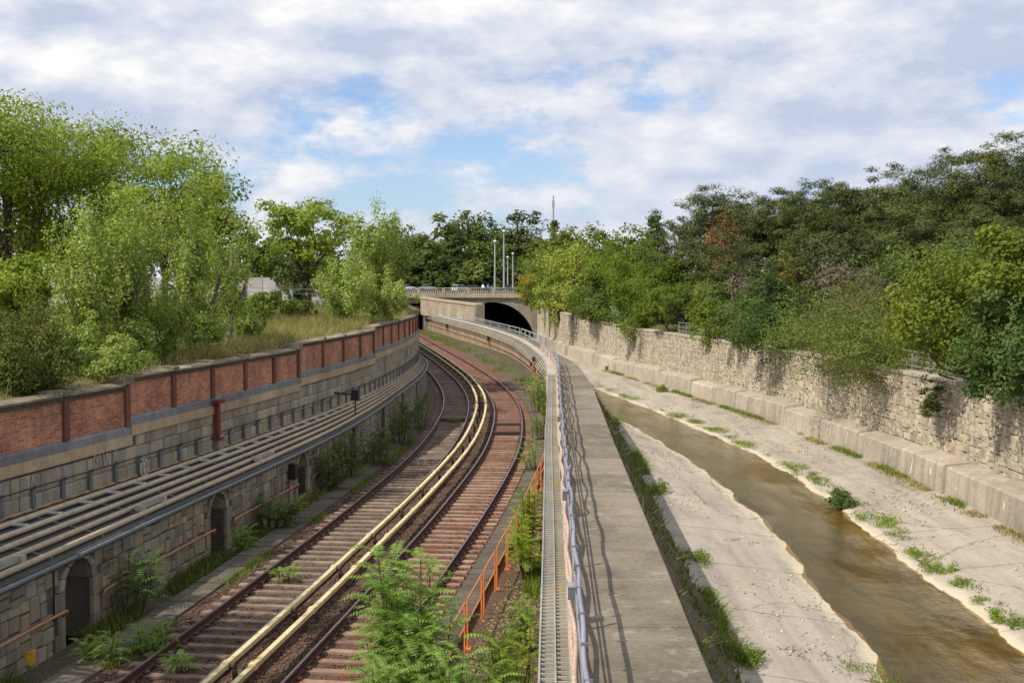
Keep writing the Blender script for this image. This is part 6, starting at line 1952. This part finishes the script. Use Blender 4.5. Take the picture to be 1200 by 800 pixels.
# ------------------------------------------------------------------ grasses and weeds
def blades(name, X, Y, Z, h, w, mat, seed=0, lean=.35, label=None):
    r = np.random.default_rng(seed)
    n = len(X)
    hh = h * r.uniform(.5, 1.3, n); a = r.random(n) * 6.283
    lx, ly = r.normal(0, lean, n) * hh, r.normal(0, lean, n) * hh
    wx, wy = np.cos(a) * w / 2, np.sin(a) * w / 2
    P = np.stack([X, Y, Z], 1)
    V = np.stack([P + np.stack([wx, wy, 0 * wx], 1), P - np.stack([wx, wy, 0 * wx], 1),
                  P + np.stack([lx * .45 - wx * .7, ly * .45 - wy * .7, hh * .6], 1), P + np.stack([lx * .45 + wx * .7, ly * .45 + wy * .7, hh * .6], 1),
                  P + np.stack([lx - wx * .1, ly - wy * .1, hh], 1), P + np.stack([lx + wx * .1, ly + wy * .1, hh], 1)], 1).reshape(-1, 3)
    b = (np.arange(n) * 6)[:, None]
    F = np.concatenate([b + np.array([[0, 1, 2, 3]]), b + np.array([[3, 2, 4, 5]])], 0)
    o = obj_from_mesh(name, np_mesh(name, V, F, mat, var=np.repeat(r.random(n), 6)))
    return tag(o, label, kind='stuff')


r_ = np.random.default_rng(77)
n = 90000
y = 24 + 72 * r_.random(n) ** 1.1
d = 0.5 + 16 * r_.random(n) ** 1.4
x = fU(y) - d
keep = (smooth_noise2(x * .9, y * .6, 3) > -0.3) & ((y > 37) | (r_.random(n) < .25))
x, y = x[keep], y[keep]
hm = 0.45 * (1 + .6 * smooth_noise2(x * .5, y * .5, 13))
blades('meadow_grass', x, y, left_z(x, y) - .03, hm, 0.022, M['L_meadow'], 1, .5, label='dry meadow grass behind the brick wall')
# weeds strip by the left wall
n = 15000
y = 17 + 60 * r_.random(n) ** 1.1
x = fW(y) + 0.05 + (1.25 * r_.random(n)) * np.clip((fM(y) - 3.9 - fW(y)) / 1.3, .2, 1)
keep = smooth_noise2(x * 1.6, y * .8, 8) > -0.15
x, y = x[keep], y[keep]
blades('wall_weeds', x, y, np.full_like(x, -.44), 0.30, 0.035, M['L_bush'], 2, label='dark weeds along the foot of the left wall')
n = 5000
y = 17 + 55 * r_.random(n)
x = fW(y) + 0.05 + 1.0 * r_.random(n)
keep = smooth_noise2(x * 1.1, y * .55, 18) > 0.2
x, y = x[keep], y[keep]
blades('dry_grass', x, y, np.full_like(x, -.44), 0.42, 0.03, M['L_dry'], 3, label='dry straw coloured grass along the left wall')
n = 6000
y = 17 + 45 * r_.random(n)
x = fM(y) - 3.12 + r_.normal(0, .11, n)
keep = smooth_noise2(x * .5, y * .9, 28) > 0.08
x, y = x[keep], y[keep]
blades('path_weeds', x, y, np.full_like(x, -.27), 0.16, 0.03, M['L_weed'], 4, label='green weeds between the slab path and the left rail')
n = 6500
y = 17 + 36 * r_.random(n)
x = fM(y) + 3.75 + (fD(y) - fM(y) - 3.8) * r_.random(n)
r2 = np.random.default_rng(5)
Nn = np.stack([r2.normal(0, .4, n), r2.normal(0, .4, n), np.ones(n)], 1); Nn /= np.linalg.norm(Nn, axis=1, keepdims=True)
Lq = r2.uniform(.05, .13, n)
V_, F_2 = leaf_quads(np.stack([x, y, np.full(n, -.385)], 1), Nn, Lq, Lq * .5, r2)
tag(obj_from_mesh('leaf_litter', np_mesh('leaf_litter', V_, F_2, M['L_dry'], var=np.repeat(r2.random(n), 4))), 'dry leaf litter on the gravel behind the orange railing', kind='stuff')
# grass bank under the divider in the bend
n = 5000
y = 68 + 110 * r_.random(n)
x = fD(y) - 0.1 - np.clip((fD(y) - fM(y) - 3.4), .3, 3.0) * r_.random(n)
keep = smooth_noise2(x * .7, y * .35, 38) > -0.1
x, y = x[keep], y[keep]
blades('bank_grass', x, y, np.full_like(x, -.25), 0.30, 0.05, M['L_weed'], 5, label='grass bank at the foot of the divider wall')
n = 9000
y = 17 + 62 * r_.random(n)
x = fM(y) + 4.35 + (fD(y) - fM(y) - 4.4) * r_.random(n)
keep = smooth_noise2(x * 1.5, y * .8, 48) > 0.0
x, y = x[keep], y[keep]
blades('railing_weeds', x, y, np.full_like(x, -.42), 0.30, 0.03, M['L_weed'], 6, label='weeds on the gravel behind the orange railing')
# grass on top of right wall edge
n = 9000
y = 36 + 110 * r_.random(n)
x = fBK(y) + 0.8 + 2.0 * r_.random(n)
blades('verge_grass', x, y, right_z(x, y) - .05, 0.5, 0.07, M['L_meadow'], 7, label='rough grass behind the right wall')
# plants on the shaded revetment
n = 4200
y = 14 + 62 * r_.random(n) ** 1.2
t_ = r_.random(n) ** .8
x = fE(y) - .06 + 2.18 * t_
z = 1.9 - 3.5 * t_
keep = smooth_noise2(t_ * 3.0, y * .7, 58) > 0.10
x, y, z = x[keep], y[keep], z[keep]
blades('revetment_weeds', x, y, z, 0.20, 0.045, M['L_bush'], 8, 1.2, label='dark weeds growing on the shaded slope below the walkway')
n = 4500
y = 14 + 60 * r_.random(n)
x = fE(y) + 2.05 + .35 * r_.random(n)
keep = smooth_noise2(x * .8, y * .55, 68) > 0.12
x, y = x[keep], y[keep]
blades('foot_weeds', x, y, np.full_like(x, -1.52), 0.3, 0.045, M['L_weed'], 9, .9, label='green weeds at the foot of the shaded slope')
# weeds at the foot of the right ledge
n = 9000
y = 28 + 90 * r_.random(n)
x = fRB(y) - 0.12 - np.abs(r_.normal(0, .22, n))
keep = smooth_noise2(x * .5, y * .75, 78) > 0.08
x, y = x[keep], y[keep]
blades('ledge_weeds', x, y, np.full_like(x, -1.55), 0.20, 0.045, M['L_weed'], 10, 1.0, label='weeds along the foot of the right ledge')


n = 9000
y = 28 + 90 * r_.random(n)
x = fRB(y) - 0.15 - np.abs(r_.normal(0, .30, n))
keep = smooth_noise2(x * .5, y * .9, 178) > -0.02
x, y = x[keep], y[keep]
blades('ledge_grass', x, y, np.full_like(x, -1.55), 0.16, 0.04, M['L_dry'], 20, 1.0, label='dry grass along the foot of the right ledge')
n = 7000
y = 26 + 70 * r_.random(n) ** 1.2
x = fWR(y) + .35 + np.abs(r_.normal(0, .45, n))
keep = (smooth_noise2(x * .9, y * .8, 188) > 0.18) & (x < fRB(y) - .2)
x, y = x[keep], y[keep]
blades('bank_weeds', x, y, np.full_like(x, -1.93) + .06 * (x - fWR(y)), 0.12, 0.04, M['L_weed'], 21, 1.1, label='low weeds along the right edge of the stream')


def bedz(x, y):
    wl, wr, a, b = fWL(y), fWR(y), fE(y) + 1.9, fRB(y)
    return np.where(x < (wl + wr) / 2, np.interp((x - a) / (wl - a), [0, .15, .8, 1], [-1.45, -1.5, -1.88, -2.0]), np.interp((x - wr) / (b - wr), [0, .06, .4, 1], [-2., -1.9, -1.72, -1.5]))


n = 3200
y = 24 + 70 * r_.random(n) ** 1.3
side = r_.random(n) < .62
x = np.where(side, fWR(y) + .15 + (fRB(y) - fWR(y) - .2) * r_.random(n) ** 1.5, fE(y) + 2.3 + (fWL(y) - fE(y) - 2.6) * r_.random(n))
keep = smooth_noise2(x * 1.2, y * .8, 118) > .05
x, y = x[keep], y[keep]
octa = np.array([(1, 0, 0), (-1, 0, 0), (0, .8, 0), (0, -.8, 0), (0, 0, .55), (0, 0, -.55)]); n = len(x)
sz = .045 * r_.uniform(.4, 1.8, n) ** 1.3
VV = (octa[None] * r_.uniform(.6, 1.3, (n, 6, 1)) * sz[:, None, None] + np.stack([x, y, bedz(x, y)], 1)[:, None]).reshape(-1, 3)
F0 = np.array([(0, 2, 4), (2, 1, 4), (1, 3, 4), (3, 0, 4), (2, 0, 5), (1, 2, 5), (3, 1, 5), (0, 3, 5)])
tag(obj_from_mesh('gravel', np_mesh('gravel', VV, (F0[None] + (np.arange(n) * 6)[:, None, None]).reshape(-1, 3), M['rubble_attr'], var=np.repeat(r_.random(n), 6))), 'small stones washed onto the river bed', kind='stuff')
# scattered growth on the bed
n = 7000
y = 24 + 80 * r_.random(n) ** 1.2
side = r_.random(n) < .6
x = np.where(side, fWR(y) + .3 + (fRB(y) - fWR(y) - .4) * r_.random(n), fE(y) + 2.3 + (fWL(y) - fE(y) - 3.2) * r_.random(n))
keep = np.where(side, smooth_noise2(x * 2.2, y * .7, 88) > 0.42, smooth_noise2(x * 1.0, y * 2.0, 98) > 0.48)
x, y = x[keep], y[keep]
blades('bed_weeds', x, y, bedz(x, y), 0.08, 0.045, M['L_bush'], 11, 1.3, label='thin weeds in the cracks of the river bed')


def clump(label, px_, py_, rad, h, mat, seed, name='weed_clump', h_drop=9.15, n=420, flat=.6):
    rad *= 1.3; h *= 1.2
    c, s = math.cos(PITCH), math.sin(PITCH)
    u, v = (px_ - 600) / 1350, (400 - py_) / 1350
    k = h_drop / (s - v * c)
    x0, y0 = u * k, (c + v * s) * k
    z0 = EYE - h_drop
    r = np.random.default_rng(seed)
    t = thing(name, label, 'plant', (x0, y0, z0), 'weed clumps along the stream')
    d = unit(r, n); d[:, 2] = np.abs(d[:, 2])
    rr = r.random(n) ** .5
    sub = 9 if rad > .5 else 6
    a_ = r.random(sub) * 6.283; q_ = r.random(sub) ** .6
    cen = np.stack([np.cos(a_) * q_ * rad * .75, np.sin(a_) * q_ * rad * 1.2, np.zeros(sub)], 1)
    hs = r.uniform(.35, 1.0, sub) * (1.15 - .6 * q_); si = r.choice(sub, n, p=hs / hs.sum())
    P = d * rr[:, None] * np.array([rad * .42, rad * .5, h]) * np.stack([np.ones(n), np.ones(n), hs[si]], 1) + cen[si]
    Nn = d + r.normal(size=(n, 3)) * .5; Nn /= np.linalg.norm(Nn, axis=1, keepdims=True)
    L = np.full(n, max(.06, h * .17)) * r.uniform(.5, 1.5, n)
    V, F = leaf_quads(P, Nn, L, L * .4, r)
    obj_from_mesh('leaves', np_mesh('leaves', V, F, mat, var=np.repeat(r.random(n), 4)), t)
    m = MB()
    for i in range(5):
        m.tube([(0, 0, -.05), P[i * 7] * .9], [.012, .005], 4)
    m.build('stem', M['stem'], t)


CL = [(983, 590, .6, .75, 'L_ail_d', 'tall grey green bush at the water edge, right bank'), (1028, 612, .75, .45, 'L_moss', 'round bright green cushion on the right bank behind the tall bush'), (992, 588, .9, .2, 'L_weed', 'flat mat of weed beside the tall bush on the right bank'),
      (880, 522, 1.0, .26, 'L_moss', 'bright green mat at the water edge in the middle of the right bank'), (867, 518, .5, .2, 'L_yellow', 'yellowish tuft beside the bright green mat on the right bank'), (842, 504, .75, .25, 'L_moss', 'green mat on the right bank just before the middle'),
      (815, 494, .8, .2, 'L_weed', 'low green mat on the right bank left of the middle'), (793, 487, .85, .25, 'L_weed', 'green patch at the water edge on the far right bank'), (930, 546, .9, .24, 'L_moss', 'bright green mat on the right bank before the tall bush'),
      (948, 556, .7, .18, 'L_weed', 'narrow green mat right behind the bright mat on the right bank'), (965, 562, .4, .15, 'L_weed', 'small green tuft left of the tall bush'), (1065, 625, .7, .15, 'L_weed', 'flat olive mat right of the round cushion'),
      (1092, 668, .45, .32, 'L_weed', 'bushy tuft on the right bank toward the camera'), (1109, 668, .35, .38, 'L_moss', 'taller bright tuft on the right bank toward the camera'), (1079, 651, .4, .15, 'L_moss', 'small bright patch at the water edge toward the camera'),
      (1157, 708, .45, .15, 'L_weed', 'flat green patch on the right bank near the picture edge'), (1168, 724, .22, .25, 'L_moss', 'little round tuft on the right bank near the picture edge'), (1132, 683, .5, .12, 'L_weed', 'thin flat patch on the right bank near the picture edge'),
      (1198, 730, .4, .2, 'L_weed', 'green patch cut by the right picture edge'), (720, 458, 1.7, .3, 'L_weed', 'wide green weed bed where the stream appears from behind the walkway'), (742, 466, 1.1, .25, 'L_moss', 'green weed bed at the far water edge'),
      (702, 452, 1.3, .25, 'L_weed', 'far weed patch on the right bank beside the walkway'), (1020, 795, .9, .1, 'L_weed', 'flat dry weed patch on the left apron at the bottom edge')]
for i, (a, b, rd, h, mt, lab) in enumerate(CL):
    clump(lab, a, b, rd, h, M[mt], i + 3, n=1500 if h > .5 else (1000 if rd > .6 else 520))
LW = [(838, 462, .35, .9, 'L_ail_d', 'dark sapling growing against the far right ledge'), (790, 436, .45, .9, 'L_green', 'green sapling on the far right ledge'), (906, 478, .35, .8, 'L_weed', 'bush in the corner of the right ledge'), (1200, 608, .40, .8, 'L_weed', 'bush at the foot of the right ledge at the picture edge'),
      (775, 452, .5, .6, 'L_weed', 'low bush at the far right ledge'), (714, 428, .5, .9, 'L_weed', 'pale bush at the far end of the right ledge'), (1050, 545, .35, .45, 'L_ail_d', 'low grey green bush at the right ledge')]
for i, (a, b, rd, h, mt, lab) in enumerate(LW):
    clump(lab, a, b + 6, rd, h, M[mt], i + 60, 'ledge_plant', 8.85, n=1100)
for i, (a, b, rd, h, lab) in enumerate([(812, 655, .6, .38, 'leafy weed at the foot of the shaded slope in the middle'), (826, 700, .6, .3, 'leafy weed at the foot of the shaded slope nearer the camera'), (868, 770, .5, .42, 'spreading weed at the foot of the shaded slope at the bottom'), (770, 575, .6, .5, 'weed at the far foot of the shaded slope')]):
    clump(lab, a, b, rd, h, M['L_weed'], i + 80, 'slope_weed', 8.75, n=1100)

# ------------------------------------------------------------------ left background wall and fence
pw = thing('panel_wall', 'pale grey panel wall behind the trees on the left', 'wall')
for k in range(16):
    x0 = -62 + k * 3.0
    if x0 > -16.5: break
    yk = 98 - (x0 + 62) * 0.14
    m = MB(); m.box((x0 + 1.5, yk, 6.62), (2.94, 0.12, 2.3), -0.14); m.build('panel', M['panelwall'], pw)
    m = MB(); m.box((x0 + 3.0, yk - 0.22, 6.7), (0.12, 0.16, 2.5), -0.14); m.build('post', M['lamp_pole'], pw)
fc = thing('mesh_fence', 'grey fence posts with wires behind the left thicket', 'fence')
pts_ = []
for k in range(12):
    x = -30 + k * 2.2; y = 52 + k * 1.6
    if fU(y) - x < 2: break
    z = float(left_z(np.array(x), np.array(y)))
    m = MB(); m.box((x, y, z + 0.85), (0.16, 0.16, 1.9)); m.build('post', M['lamp_pole'], fc)
    pts_.append(Vector((x, y, z)))
for hz in (0.3, 0.7, 1.1, 1.5, 1.75):
    m = MB(); m.tube([p + Vector((0, 0, hz)) for p in pts_], 0.012, 4); m.build('wire', M['lamp_pole'], fc)
